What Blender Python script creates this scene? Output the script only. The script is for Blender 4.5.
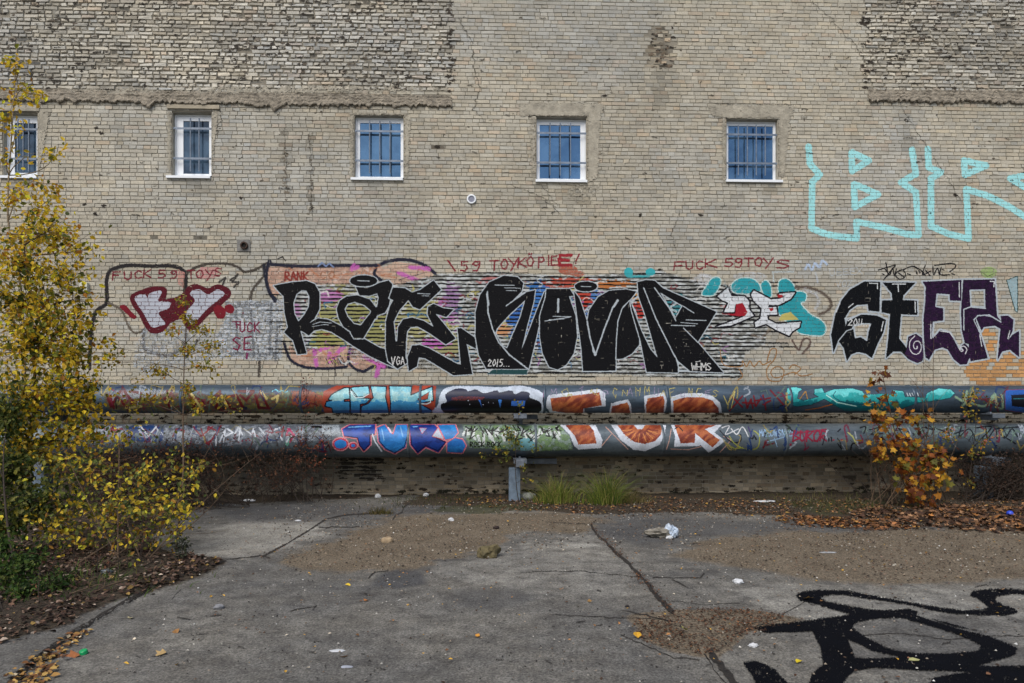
import bpy, math, random
import numpy as np
from mathutils import Vector

random.seed(7)
RNG = np.random.default_rng(7)
for o in list(bpy.data.objects):
    bpy.data.objects.remove(o, do_unlink=True)
SC = bpy.context.scene
COL = SC.collection

# ------------------------------------------------------------------ camera, sky, sun, exposure
F = 683.0            # focal length in pixels of a 1024 px wide frame (24 mm)
HOR = 403.0          # height of the horizon in the picture
EYE = 1.76
YAW = math.radians(2.0)
WALL = 12.96         # distance of the wall
cam_d = bpy.data.cameras.new('camera')
cam = bpy.data.objects.new('camera', cam_d)
COL.objects.link(cam)
cam.location = (0, 0, EYE)
cam.rotation_euler = (math.pi / 2, 0, -YAW)
cam_d.lens = F / 1024 * 36.0
cam_d.sensor_width = 36.0
cam_d.shift_y = (HOR - 341.5) / 1024
cam_d.clip_end = 1000
cam_d.clip_start = 0.05
SC.camera = cam
SC.render.resolution_x, SC.render.resolution_y = 1024, 683

SUN_EL, SUN_AZ = math.radians(50), math.radians(205)     # azimuth clockwise from +Y: behind the camera, a little left
world = bpy.data.worlds.new('World')
SC.world = world
world.use_nodes = True
wn = world.node_tree
wn.nodes.clear()
sky = wn.nodes.new('ShaderNodeTexSky')
sky.sky_type = 'NISHITA'
sky.sun_disc = False
sky.sun_elevation = SUN_EL
sky.sun_rotation = SUN_AZ
sky.air_density = 1.0
sky.dust_density = 3.5
sky.ozone_density = 1.0
bg = wn.nodes.new('ShaderNodeBackground')
bg.inputs[1].default_value = 0.098
wo = wn.nodes.new('ShaderNodeOutputWorld')
wn.links.new(sky.outputs[0], bg.inputs[0])
wn.links.new(bg.outputs[0], wo.inputs[0])
sun_d = bpy.data.lights.new('sun', 'SUN')
sun_d.energy = 1.5
sun_d.angle = math.radians(34)
sun_d.color = (1.0, 0.96, 0.90)
sun = bpy.data.objects.new('sun', sun_d)
COL.objects.link(sun)
sd = Vector((math.sin(SUN_AZ) * math.cos(SUN_EL), math.cos(SUN_AZ) * math.cos(SUN_EL), math.sin(SUN_EL)))
sun.rotation_euler = sd.to_track_quat('Z', 'Y').to_euler()
SC.view_settings.view_transform = 'Standard'
SC.view_settings.look = 'None'
SC.view_settings.exposure = 0.57
SC.view_settings.gamma = 1.0

# ------------------------------------------------------------------ measuring: where a line of sight meets a surface
CY, SY = math.cos(YAW), math.sin(YAW)
def ray(u, v):
    a = (np.asarray(u, float) - 512) / F
    b = (HOR - np.asarray(v, float)) / F
    return SY + a * CY, CY - a * SY, b
def on_wall(u, v, d=WALL):
    dx, dy, dz = ray(u, v)
    t = d / dy
    return t * dx, EYE + t * dz
def at(u, v, d):
    x, z = on_wall(u, v, d)
    return Vector((float(x), d, float(z)))
def on_ground(u, v, z=0.0):
    dx, dy, dz = ray(u, v)
    t = (z - EYE) / np.minimum(dz, -0.02)
    return t * dx, t * dy
def on_pipe(u, v, yc, zc, r):
    dx, dy, dz = ray(u, v)
    A = dy * dy + dz * dz
    B = dy * yc + dz * (zc - EYE)
    Cc = yc * yc + (zc - EYE) ** 2 - r * r
    disc = B * B - A * Cc
    ok = disc > 0
    t = (B - np.sqrt(np.maximum(disc, 0))) / A
    return t * dx, t * dy, EYE + t * dz, ok
def to_px(x, y, z):
    x = np.asarray(x, float); y = np.asarray(y, float)
    dep = x * SY + y * CY
    rt = x * CY - y * SY
    dep = np.maximum(dep, 0.2)
    return 512 + F * rt / dep, HOR - F * (np.asarray(z) - EYE) / dep

# ------------------------------------------------------------------ helpers
def lin(c):
    c = np.asarray(c, float) / 255.0
    return np.where(c <= 0.04045, c / 12.92, ((c + 0.055) / 1.055) ** 2.4)
def vnoise(x, y, seed=0):
    """smooth value noise 0..1"""
    x = np.asarray(x, float); y = np.asarray(y, float)
    xi = np.floor(x).astype(np.int64); yi = np.floor(y).astype(np.int64)
    xf = x - xi; yf = y - yi
    xf = xf * xf * (3 - 2 * xf); yf = yf * yf * (3 - 2 * yf)
    def h(a, b):
        n = (a * 374761393 + b * 668265263 + seed * 974634777) & 0xffffffff
        n = ((n ^ (n >> 13)) * 1274126177) & 0xffffffff
        return ((n ^ (n >> 16)) & 0xffff) / 65535.0
    return (h(xi, yi) * (1 - xf) + h(xi + 1, yi) * xf) * (1 - yf) + (h(xi, yi + 1) * (1 - xf) + h(xi + 1, yi + 1) * xf) * yf
def fbm(x, y, seed=0, n=4):
    s = 0; a = 0.5; t = 0
    for i in range(n):
        s = s + a * vnoise(x * 2 ** i, y * 2 ** i, seed + i * 17); t += a; a *= 0.5
    return s / t
def inpoly(px, py, pts):
    px = np.asarray(px); py = np.asarray(py)
    res = np.zeros(np.broadcast(px, py).shape, bool)
    n = len(pts); j = n - 1
    for i in range(n):
        xi, yi = pts[i]; xj, yj = pts[j]
        if yi != yj:
            c = ((yi > py) != (yj > py)) & (px < (xj - xi) * (py - yi) / (yj - yi) + xi)
            res ^= c
        j = i
    return res
def seg_dist(px, py, pts):
    d = np.full(np.broadcast(px, py).shape, 1e9)
    for (ax, ay), (bx, by) in zip(pts[:-1], pts[1:]):
        vx, vy = bx - ax, by - ay
        L = vx * vx + vy * vy + 1e-9
        t = np.clip(((px - ax) * vx + (py - ay) * vy) / L, 0, 1)
        d = np.minimum(d, np.hypot(px - ax - t * vx, py - ay - t * vy))
    return d
def spline(pts, closed=False, n=5):
    P = [np.array(p, float) for p in pts]
    m = len(P); out = []
    rng = range(m) if closed else range(m - 1)
    for i in rng:
        p0 = P[(i - 1) % m] if (closed or i > 0) else P[i]
        p1 = P[i]; p2 = P[(i + 1) % m]
        p3 = P[(i + 2) % m] if (closed or i + 2 < m) else p2
        for k in range(n):
            t = k / n
            out.append(tuple(0.5 * ((2 * p1) + (-p0 + p2) * t + (2 * p0 - 5 * p1 + 4 * p2 - p3) * t * t + (-p0 + 3 * p1 - 3 * p2 + p3) * t ** 3)))
    if not closed: out.append(tuple(P[-1]))
    return out

def mesh_obj(name, verts, faces, mats, parent=None, cols=None, smooth=False, mat_idx=None, attrs=None):
    """verts (n,3); faces: (m,k) array or list; cols: per-vertex linear rgb"""
    me = bpy.data.meshes.new(name)
    verts = np.asarray(verts, np.float32)
    if isinstance(faces, np.ndarray):
        k = faces.shape[1]; m = len(faces)
        me.vertices.add(len(verts)); me.vertices.foreach_set('co', verts.ravel())
        me.loops.add(m * k); me.loops.foreach_set('vertex_index', faces.astype(np.int32).ravel())
        me.polygons.add(m); me.polygons.foreach_set('loop_start', np.arange(0, m * k, k, dtype=np.int32))
        me.update(calc_edges=True); me.validate()
    else:
        me.from_pydata([tuple(v) for v in verts], [], [tuple(f) for f in faces]); me.update()
    if not isinstance(mats, (list, tuple)): mats = [mats]
    for m_ in mats: me.materials.append(m_)
    if mat_idx is not None: me.polygons.foreach_set('material_index', np.asarray(mat_idx, np.int32))
    if cols is not None:
        a = me.color_attributes.new('Col', 'FLOAT_COLOR', 'POINT')
        c = np.ones((len(verts), 4), np.float32); c[:, :3] = cols
        a.data.foreach_set('color', c.ravel())
    for kx, val in (attrs or {}).items():
        a = me.attributes.new(kx, 'FLOAT', 'POINT'); a.data.foreach_set('value', np.asarray(val, np.float32))
    me.polygons.foreach_set('use_smooth', np.full(len(me.polygons), smooth))
    o = bpy.data.objects.new(name, me); COL.objects.link(o)
    if parent is not None:
        o.parent = parent
        o.matrix_parent_inverse = parent.matrix_world.inverted() if False else o.matrix_parent_inverse
        w = parent
        off = Vector((0, 0, 0))
        while w is not None:
            off += w.location; w = w.parent
        o.location = -off if parent.location.length or off.length else (0, 0, 0)
    return o
def tag(o, label=None, cat=None, group=None, kind=None):
    if label: o['label'] = label
    if cat: o['category'] = cat
    if group: o['group'] = group
    if kind: o['kind'] = kind
    return o
def thing(name, label, cat, loc=(0, 0, 0), group=None):
    o = bpy.data.objects.new(name, None); COL.objects.link(o)
    o.location = loc; o.empty_display_size = 0.2
    return tag(o, label, cat, group)

class MB:
    """collects boxes, tubes and loops into one mesh (world coordinates)"""
    def __init__(s): s.v = []; s.f = []
    def add(s, v, f):
        n = len(s.v); s.v += [tuple(p) for p in v]; s.f += [tuple(i + n for i in q) for q in f]
    def box(s, x0, x1, y0, y1, z0, z1, bev=0.0):
        if bev <= 0:
            s.add([(x0,y0,z0),(x1,y0,z0),(x1,y1,z0),(x0,y1,z0),(x0,y0,z1),(x1,y0,z1),(x1,y1,z1),(x0,y1,z1)],
                  [(0,3,2,1),(4,5,6,7),(0,1,5,4),(1,2,6,5),(2,3,7,6),(3,0,4,7)])
        else:
            b = bev; rings = []
            for (zz, i) in ((z0, b), (z0 + b, 0), (z1 - b, 0), (z1, b)):
                rings.append([(x0+i+b*(i==0)*0,y0+i,zz),(x1-i,y0+i,zz),(x1-i,y1-i,zz),(x0+i,y1-i,zz)])
            v = sum(rings, []); f = [(3,2,1,0),(12,13,14,15)]
            for k in range(3):
                for j in range(4):
                    f.append((4*k+j, 4*k+(j+1)%4, 4*k+4+(j+1)%4, 4*k+4+j))
            s.add(v, f)
    def tube(s, pts, r0, r1=None, n=6):
        r1 = r0 if r1 is None else r1
        P = [Vector(p) for p in pts]; m = len(P); v = []
        for i, p in enumerate(P):
            d = (P[min(i+1, m-1)] - P[max(i-1, 0)])
            if d.length < 1e-6: d = Vector((0,0,1))
            d.normalize()
            a = d.cross(Vector((0.3,1,0.1)).normalized()); a.normalize(); b = d.cross(a)
            r = r0 + (r1 - r0) * i / max(1, m - 1)
            for k in range(n):
                t = 2 * math.pi * k / n
                v.append(p + a * (r * math.cos(t)) + b * (r * math.sin(t)))
        f = [(i*n+k, i*n+(k+1)%n, (i+1)*n+(k+1)%n, (i+1)*n+k) for i in range(m-1) for k in range(n)]
        f += [tuple(range(n))[::-1], tuple(range((m-1)*n, m*n))]
        s.add(v, f)
    def build(s, name, mat, parent=None, smooth=False):
        return mesh_obj(name, np.array([tuple(p) for p in s.v]), s.f, mat, parent, smooth=smooth)

# ------------------------------------------------------------------ materials
def mat_new(name):
    m = bpy.data.materials.new(name); m.use_nodes = True
    nt = m.node_tree; b = nt.nodes['Principled BSDF']
    return m, nt, b
def N(nt, t, **kw):
    n = nt.nodes.new(t)
    for k, v in kw.items(): setattr(n, k, v)
    return n
def noise_node(nt, scale, detail=5, rough=0.6, vec=None):
    n = N(nt, 'ShaderNodeTexNoise'); n.inputs['Scale'].default_value = scale
    n.inputs['Detail'].default_value = detail; n.inputs['Roughness'].default_value = rough
    if vec is None:
        tc = N(nt, 'ShaderNodeNewGeometry'); vec = tc.outputs['Position']
    nt.links.new(vec, n.inputs['Vector']); return n
def ramp(nt, src, p0, c0, p1, c1):
    r = N(nt, 'ShaderNodeValToRGB')
    r.color_ramp.elements[0].position = p0; r.color_ramp.elements[0].color = (*c0, 1)
    r.color_ramp.elements[1].position = p1; r.color_ramp.elements[1].color = (*c1, 1)
    nt.links.new(src, r.inputs[0]); return r
def mul(nt, a, b, fac=1.0, mode='MULTIPLY'):
    m = N(nt, 'ShaderNodeMix', data_type='RGBA', blend_type=mode)
    m.inputs[0].default_value = fac if not hasattr(fac, 'links') else 0
    if hasattr(fac, 'links'): nt.links.new(fac, m.inputs[0])
    for s, k in ((a, 6), (b, 7)):
        if hasattr(s, 'links'): nt.links.new(s, m.inputs[k])
        else: m.inputs[k].default_value = (*s, 1)
    return m.outputs[2]
def bump(nt, b, src, strength, dist):
    n = N(nt, 'ShaderNodeBump'); n.inputs['Strength'].default_value = strength; n.inputs['Distance'].default_value = dist
    nt.links.new(src, n.inputs['Height']); nt.links.new(n.outputs[0], b.inputs['Normal'])
def simple(name, rgb, rough=0.7, metal=0.0, var=0.25, scale=6, bstr=0.2, bdist=0.004, bscale=60, lin_in=False, dark=None):
    m, nt, b = mat_new(name)
    c = tuple(rgb) if lin_in else tuple(lin(rgb))
    n1 = noise_node(nt, scale)
    lo = tuple(x * (1 - var) for x in c) if dark is None else dark
    r = ramp(nt, n1.outputs[0], 0.3, lo, 0.7, tuple(min(1, x * (1 + var * 0.6)) for x in c))
    nt.links.new(r.outputs[0], b.inputs['Base Color'])
    b.inputs['Roughness'].default_value = rough; b.inputs['Metallic'].default_value = metal
    n2 = noise_node(nt, bscale, 3)
    bump(nt, b, n2.outputs[0], bstr, bdist)
    return m
def vcol_mat(name, rough=0.8, var=0.3, scale=9, fscale=90, fvar=0.3, bstr=0.3, bdist=0.003, trans=0.0, spec=0.3, metal=0.0):
    m, nt, b = mat_new(name)
    at_ = N(nt, 'ShaderNodeAttribute', attribute_name='Col')
    n1 = noise_node(nt, scale, 6, 0.65)
    r1 = ramp(nt, n1.outputs[0], 0.3, (1 - var,) * 3, 0.7, (1 + var * 0.3,) * 3)
    c = mul(nt, at_.outputs[0], r1.outputs[0])
    n2 = noise_node(nt, fscale, 4, 0.7)
    r2 = ramp(nt, n2.outputs[0], 0.3, (1 - fvar,) * 3, 0.65, (1 + fvar * 0.3,) * 3)
    c = mul(nt, c, r2.outputs[0])
    nt.links.new(c, b.inputs['Base Color'])
    b.inputs['Roughness'].default_value = rough; b.inputs['Metallic'].default_value = metal
    b.inputs['Specular IOR Level'].default_value = spec
    if bstr > 0: bump(nt, b, n2.outputs[0], bstr, bdist)
    if trans > 0:
        tb = N(nt, 'ShaderNodeBsdfTranslucent'); nt.links.new(c, tb.inputs[0])
        ms = N(nt, 'ShaderNodeMixShader'); ms.inputs[0].default_value = trans
        out = nt.nodes['Material Output']
        nt.links.new(b.outputs[0], ms.inputs[1]); nt.links.new(tb.outputs[0], ms.inputs[2]); nt.links.new(ms.outputs[0], out.inputs[0])
    return m
M = {}
M['brick'] = vcol_mat('brick_faces', 0.92, 0.20, 2.6, 42, 0.26, 0.6, 0.006)
M['mortar'] = simple('mortar', (130, 125, 113), 0.95, 0, 0.4, 4, 0.8, 0.01, 50)
M['spray'] = vcol_mat('spray_paint', 0.7, 0.16, 4, 60, 0.14, 0.3, 0.003, spec=.15)
M['pipe_spray'] = vcol_mat('spray_paint_on_metal', 0.42, 0.36, 6, 40, 0.22, 0.1, 0.002)
M['road_paint'] = vcol_mat('road_paint', 0.9, 0.3, 5, 120, 0.5, 0.7, 0.004, spec=.08)
M['render'] = simple('old_render', (160, 155, 141), 0.95, 0, 0.34, 8, 0.8, 0.012, 40)
M['ledge'] = simple('ragged_concrete', (136, 129, 116), 0.95, 0, 0.5, 9, 0.9, 0.03, 25)
M['white_frame'] = simple('white_window_frame', (224, 230, 236), 0.35, 0, 0.05, 3, 0.02, 0.001, 20)
M['grille'] = simple('painted_grille', (112, 124, 140), 0.5, 0.3, 0.3, 10, 0.1, 0.001, 60)
M['leaf'] = vcol_mat('leaf', 0.6, 0.25, 8, 60, 0.2, 0.0, 0.0, trans=0.45, spec=0.25)
M['litter'] = vcol_mat('dry_leaf', 0.8, 0.25, 8, 60, 0.2, 0.0, 0.0, spec=0.2)
M['bark'] = simple('bark', (84, 68, 52), 0.9, 0, 0.4, 20, 0.5, 0.003, 80)
M['dark_bark'] = simple('dark_bark', (50, 41, 34), 0.9, 0, 0.4, 20, 0.5, 0.003, 80)
M['pale_bark'] = simple('pale_bark', (140, 126, 104), 0.9, 0, 0.4, 20, 0.5, 0.003, 80)
def pipe_mat(name, c1, c2, metal, rough):
    m, nt, b = mat_new(name)
    geo = N(nt, 'ShaderNodeNewGeometry')
    mp = N(nt, 'ShaderNodeMapping'); mp.inputs['Scale'].default_value = (0.5, 2.5, 2.5)
    nt.links.new(geo.outputs['Position'], mp.inputs[0])
    n1 = noise_node(nt, 2.2, 7, 0.65, mp.outputs[0])
    r = ramp(nt, n1.outputs[0], 0.32, tuple(lin(c1)), 0.68, tuple(lin(c2)))
    n2 = noise_node(nt, 9, 8, 0.75)
    r2 = ramp(nt, n2.outputs[0], 0.52, (1, 1, 1), 0.75, (0.42, 0.36, 0.30))
    c = mul(nt, r.outputs[0], r2.outputs[0], 0.8)
    nt.links.new(c, b.inputs['Base Color'])
    b.inputs['Metallic'].default_value = metal
    rr = ramp(nt, n2.outputs[0], 0.3, (rough,) * 3, 0.8, (min(1, rough + 0.35),) * 3)
    nt.links.new(rr.outputs[0], b.inputs['Roughness'])
    n3 = noise_node(nt, 6, 3)
    bump(nt, b, n3.outputs[0], 0.25, 0.02)
    return m
M['pipe_up'] = pipe_mat('weathered_blue_grey_cladding', (40, 54, 68), (76, 94, 110), 0.35, 0.36)
M['pipe_low'] = pipe_mat('dull_silver_cladding', (62, 74, 84), (106, 118, 126), 0.45, 0.36)
M['steel'] = simple('grey_painted_steel', (98, 106, 116), 0.6, 0.2, 0.35, 9, 0.2, 0.003, 60)
M['post'] = simple('blue_grey_concrete', (96, 112, 128), 0.85, 0, 0.35, 8, 0.5, 0.006, 50)
mg, nt, b = mat_new('window_glass')
b.inputs['Base Color'].default_value = (0.012, 0.020, 0.035, 1)
b.inputs['Roughness'].default_value = 0.03
b.inputs['IOR'].default_value = 2.7
b.inputs['Specular Tint'].default_value = (0.30, 0.60, 1.0, 1)
nv_ = noise_node(nt, 1.9, 3); nt.links.new(ramp(nt, nv_.outputs[0], .42, (.006, .010, .018), .62, (.05, .09, .14)).outputs[0], b.inputs['Base Color'])  # tone patches painted in, imitating uneven sky reflection and curtains behind
n_ = noise_node(nt, 1.3, 2); bump(nt, b, n_.outputs[0], 0.3, 0.05)
M['glass'] = mg
mg2 = mg.copy(); mg2.name = 'dim_reflection_window_glass'; mg2.node_tree.nodes['Principled BSDF'].inputs['IOR'].default_value = 1.6; mg2.node_tree.nodes['Principled BSDF'].inputs['Specular Tint'].default_value = (0.55, 0.75, 1.0, 1); M['glass_dim_reflection'] = mg2  # dimmer copy, building the darker reflections of the left windows into the glass
mg3 = mg.copy(); mg3.name = 'bright_window_glass'; mg3.node_tree.nodes['Principled BSDF'].inputs['IOR'].default_value = 3.0; M['glass_bright'] = mg3

# ------------------------------------------------------------------ the brick building
CRS = 0.0729; SL = 0.26; HL = 0.13; JT = 0.0036
XL, XR, ZT = -15.5, 15.5, 10.5
building = thing('brick_building', 'long pale brick industrial building with five small barred windows and graffiti along its lower wall', 'building', (0, WALL + 3, 0))

WIN = [  # opening (left, top, right, bottom px), glass, number of upright bars
    dict(o=(3, 113, 38, 176), g=(11, 121, 33, 171), bars=3, sill=(1, 38, 176, 179), dark=True),
    dict(o=(172, 112, 212, 176), g=(181, 119, 207, 172), bars=2, sill=(167, 211, 176, 179.5)),
    dict(o=(354, 115, 404, 178), g=(359, 121, 400, 175), bars=3, sill=(351, 403, 178, 182)),
    dict(o=(536, 117, 587, 180), g=(540, 123, 581, 177), bars=3, sill=(535.5, 587, 180, 183.5)),
    dict(o=(726, 119, 778, 180), g=(730, 124, 775, 178), bars=4, sill=(725.5, 782, 180, 184)),
]
def wpx(l, t, r, b):
    cx, cz = (l + r) / 2, (t + b) / 2
    x0 = float(on_wall(l, cz)[0]); x1 = float(on_wall(r, cz)[0])
    z1 = float(on_wall(cx, t)[1]); z0 = float(on_wall(cx, b)[1])
    return x0, x1, z0, z1
HOLES = [wpx(*w['o']) for w in WIN]

def rough_mask(x, z):
    u, v = to_px(x, WALL, z)
    wob = (vnoise(np.asarray(x) * 3, np.asarray(z) * 13.7, 5) - 0.5) * 15 + (vnoise(np.asarray(x) * 0, np.asarray(z) * 2.2, 6) - .5) * 9
    a = (u < 451 + wob) & (v < 90)
    b = (u > 862 + wob + np.clip((v - 60) * 0.25, 0, 10)) & (v < 92)
    c = (u > 649 + wob * .6) & (u < 672 + wob * .6) & (v > 28) & (v < 68)
    return a | b, c

rows = []
nrow = int(ZT / CRS)
allq = []
for k in range(nrow):
    z0, z1 = k * CRS, (k + 1) * CRS
    L = SL if k % 2 == 0 else HL
    edges = np.arange(XL, XR + L, L) + (L / 2 if (k // 2) % 2 and k % 2 == 0 else 0) + RNG.normal(0, 0.007, len(np.arange(XL, XR + L, L))) + np.cumsum(RNG.normal(0, 0.003, len(np.arange(XL, XR + L, L)))) + RNG.normal(0, .02)
    # some half bricks in stretcher rows
    extra = edges[:-1][RNG.random(len(edges) - 1) < (0.10 if k % 2 == 0 else 0)] + SL / 2
    edges = np.sort(np.concatenate([edges, extra]))
    edges = edges[np.concatenate([[True], np.diff(edges) > 0.05])]
    rows.append(edges)
    x0 = edges[:-1]; x1 = edges[1:]
    allq.append(np.stack([x0, x1, np.full_like(x0, z0), np.full_like(x0, z1), np.full_like(x0, k), np.arange(len(x0))], 1))
B = np.concatenate(allq)
cx = (B[:, 0] + B[:, 1]) / 2; cz = (B[:, 2] + B[:, 3]) / 2
rgh, patch = rough_mask(cx, cz)
depth = 0.0085 + RNG.normal(0, 0.0013, len(B))
wav = fbm(cx * 0.7, cz * 0.9, 31)
zoneR = rgh
depth[zoneR] = 0.019 + RNG.normal(0, 0.0045, zoneR.sum())
depth[patch] = 0.004 + RNG.normal(0, 0.006, patch.sum())
pu, pv = to_px(cx, WALL, cz)
miss = RNG.random(len(B)) < np.where(zoneR, 0.008 + 0.05 * (fbm(cx * 2.5, cz * 2.5, 8) > 0.66), np.where(patch, 0.25, 0.0003))
# eaten-away bricks under the lower pipe
eat = (pu > 338) & (pu < 380) & (pv > 459) & (pv < 480)
miss |= eat & (RNG.random(len(B)) < 0.4)
miss |= (np.abs(pu - 437) < 2) & (np.abs(pv - 147) < 2)
depth = np.clip(depth, -0.004, 0.05)
# base colours of the single bricks (linear)
nb = len(B)
base = np.tile(lin((180, 175, 160)), (nb, 1))
warm = RNG.normal(0, .7, nb)
big = fbm(cx * 0.35, cz * 0.5, 3)
val = 1.0 + RNG.normal(0, 0.062, nb) + (big - 0.5) * 0.36 + (fbm(cx * 1.3, cz * 1.7, 14) - .5) * .16
base = base * val[:, None] * np.stack([1 + 0.025 * warm, np.ones(nb), 1 - 0.04 * warm], 1)
pink = RNG.random(nb) < 0.05 + 0.08 * (fbm(cx * 0.8, cz, 55) > 0.6)
base[pink] *= np.array([1.04, 0.96, 0.91])
# weathered zones: dirt on rough panels
dr = fbm(cx * 1.6, cz * 3.2, 12)
base[zoneR] *= (np.where(dr[zoneR] + RNG.normal(0, .05, zoneR.sum()) > 0.60, 0.74, 1.0) * np.clip(RNG.normal(1.16, 0.12, zoneR.sum()), 0.4, 1.35))[:, None]
base[zoneR] *= np.array([0.98, 0.99, 1.02])
base[patch] *= (0.85 * np.clip(RNG.normal(1, .25, patch.sum()), .4, 1.4))[:, None] * np.array([1, .95, .89])
grey = np.clip((fbm(cx * 0.5, cz * 0.7, 66) - .5) * 6, 0, 1)[:, None]
base = base * (1 - grey) + base * np.array([.93, .97, 1.05]) * grey
# grime runs
for uu, ww, v0, v1, s in ((285, 3.5, 128, 185, .62), (311, 2.2, 128, 215, .55), (288, 5, 185, 250, .8), (120, 30, 82, 104, .7), (375, 12, 182, 200, .72), (195, 12, 180, 196, .66), (582, 4, 184, 206, .7), (541, 3, 184, 215, .72), (736, 3, 184, 204, .72), (770, 5, 184, 200, .7), (20, 14, 180, 198, .66), (660, 6, 66, 112, .8), (120, 5, 104, 150, .8), (420, 4, 104, 140, .8), (905, 5, 106, 150, .8), (560, 18, 185, 200, .82), (660, 14, 68, 110, .9)):
    w_ = np.exp(-((pu - uu) / ww) ** 2) * (pv > v0) * (pv < v1)
    base *= (1 - (1 - s) * w_)[:, None]
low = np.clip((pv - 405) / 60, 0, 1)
base *= (1 - 0.42 * low * (0.7 + 1.0 * fbm(cx * 1.2, cz * 2, 77)))[:, None] * np.stack([1 + 0.03 * low, 1 - 0.02 * low, 1 - 0.10 * low], 1)  # dirt low on the wall, plus shade under the pipes painted into the bricks
for (uu, vv, ru, rv, cc, p) in ((1000, 372, 34, 28, (196, 150, 100), .75), (985, 345, 10, 18, (190, 140, 88), .7)):
    m_ = (((pu - uu) / ru) ** 2 + ((pv - vv) / rv) ** 2 < 1) & (RNG.random(nb) < p)
    base[m_] = lin(cc) * (0.8 + 0.3 * RNG.random((m_.sum(), 1)))
# dark soot smears low on the wall
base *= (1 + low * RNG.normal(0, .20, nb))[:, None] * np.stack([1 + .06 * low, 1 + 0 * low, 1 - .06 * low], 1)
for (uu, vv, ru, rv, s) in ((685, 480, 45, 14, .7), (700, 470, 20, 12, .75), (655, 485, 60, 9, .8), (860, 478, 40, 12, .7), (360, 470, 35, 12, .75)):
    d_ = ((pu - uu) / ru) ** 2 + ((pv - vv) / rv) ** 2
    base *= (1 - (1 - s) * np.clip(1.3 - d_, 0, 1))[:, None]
depth[miss] = 0.001
base[miss] *= 0.32  # dirt and recess shade painted onto the faces of missing bricks
BR_FRONT = WALL - depth
BR_MISS = miss

# clip against the window openings
X0 = B[:, 0] + JT; X1 = B[:, 1] - JT; Z0 = B[:, 2] + JT; Z1 = B[:, 3] - JT
X0 = X0 + zoneR * np.abs(RNG.normal(.003, .004, nb)); X1 = X1 - zoneR * np.abs(RNG.normal(.003, .004, nb)); Z0 = Z0 + zoneR * np.abs(RNG.normal(.002, .003, nb)); Z1 = Z1 - zoneR * np.abs(RNG.normal(.002, .003, nb))
worn = fbm(cx * 1.1, cz * 1.6, 91) > .58
def wobble(x, k): return (fbm(x * .8, k * .13, 93) - .5) * .010
wv = wobble(cx, B[:, 4])
Z0 = Z0 + wv; Z1 = Z1 + wv
Z0 = Z0 + RNG.normal(0, 0.0012, nb); Z1 = Z1 + RNG.normal(0, 0.0012, nb)
keep = np.ones(nb, bool)
ins = [False] * nb
for (hx0, hx1, hz0, hz1) in HOLES:
    ov = (X1 > hx0) & (X0 < hx1) & (Z1 > hz0) & (Z0 < hz1)
    rowin = ((Z0 + Z1) / 2 > hz0) & ((Z0 + Z1) / 2 < hz1)
    a = ov & rowin
    left = a & (X0 < hx0) & (X1 <= hx1 + 10)
    right = a & (X0 >= hx0) & (X1 > hx1)
    inside = a & (X0 >= hx0) & (X1 <= hx1)
    X1[left] = hx0; X0[right] = hx1; keep &= ~inside
    b_ = ov & ~rowin
    up = b_ & (Z1 > hz1); dn = b_ & ~up
    Z0[up] = hz1; Z1[dn] = hz0
keep &= (X1 - X0 > 0.02) & (Z1 - Z0 > 0.008)
idx = np.where(keep)[0]
n = len(idx)
jit = np.where((zoneR | patch)[idx], 0.0052, np.where(worn[idx], .0042, 0.0022))[:, None]
x0, x1, z0, z1, yf = X0[idx], X1[idx], Z0[idx], Z1[idx], BR_FRONT[idx]
bw = np.where((zoneR | patch)[idx], 0.007, 0.003)
yb = np.full(n, WALL + 0.02)
V = np.zeros((n, 8, 3))
for q, (xx, zz, ix, iz) in enumerate(((x0, z0, 1, 1), (x1, z0, -1, 1), (x1, z1, -1, -1), (x0, z1, 1, -1))):
    V[:, q, 0] = xx; V[:, q, 2] = zz; V[:, q, 1] = yb
    V[:, q + 4, 0] = xx + ix * bw + RNG.normal(0, 1, n) * jit[:, 0]
    V[:, q + 4, 2] = zz + iz * bw + RNG.normal(0, 1, n) * jit[:, 0]
    V[:, q + 4, 1] = yf + RNG.normal(0, 1, n) * np.where(jit[:, 0] > .005, .004, .0007)
fq = np.array([(4, 5, 6, 7), (0, 1, 5, 4), (1, 2, 6, 5), (2, 3, 7, 6), (3, 0, 4, 7)])
FQ = (fq[None] + (np.arange(n) * 8)[:, None, None]).reshape(-1, 4)
cols = np.repeat(np.clip(base[idx], 0.01, 0.8), 8, axis=0)
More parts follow.
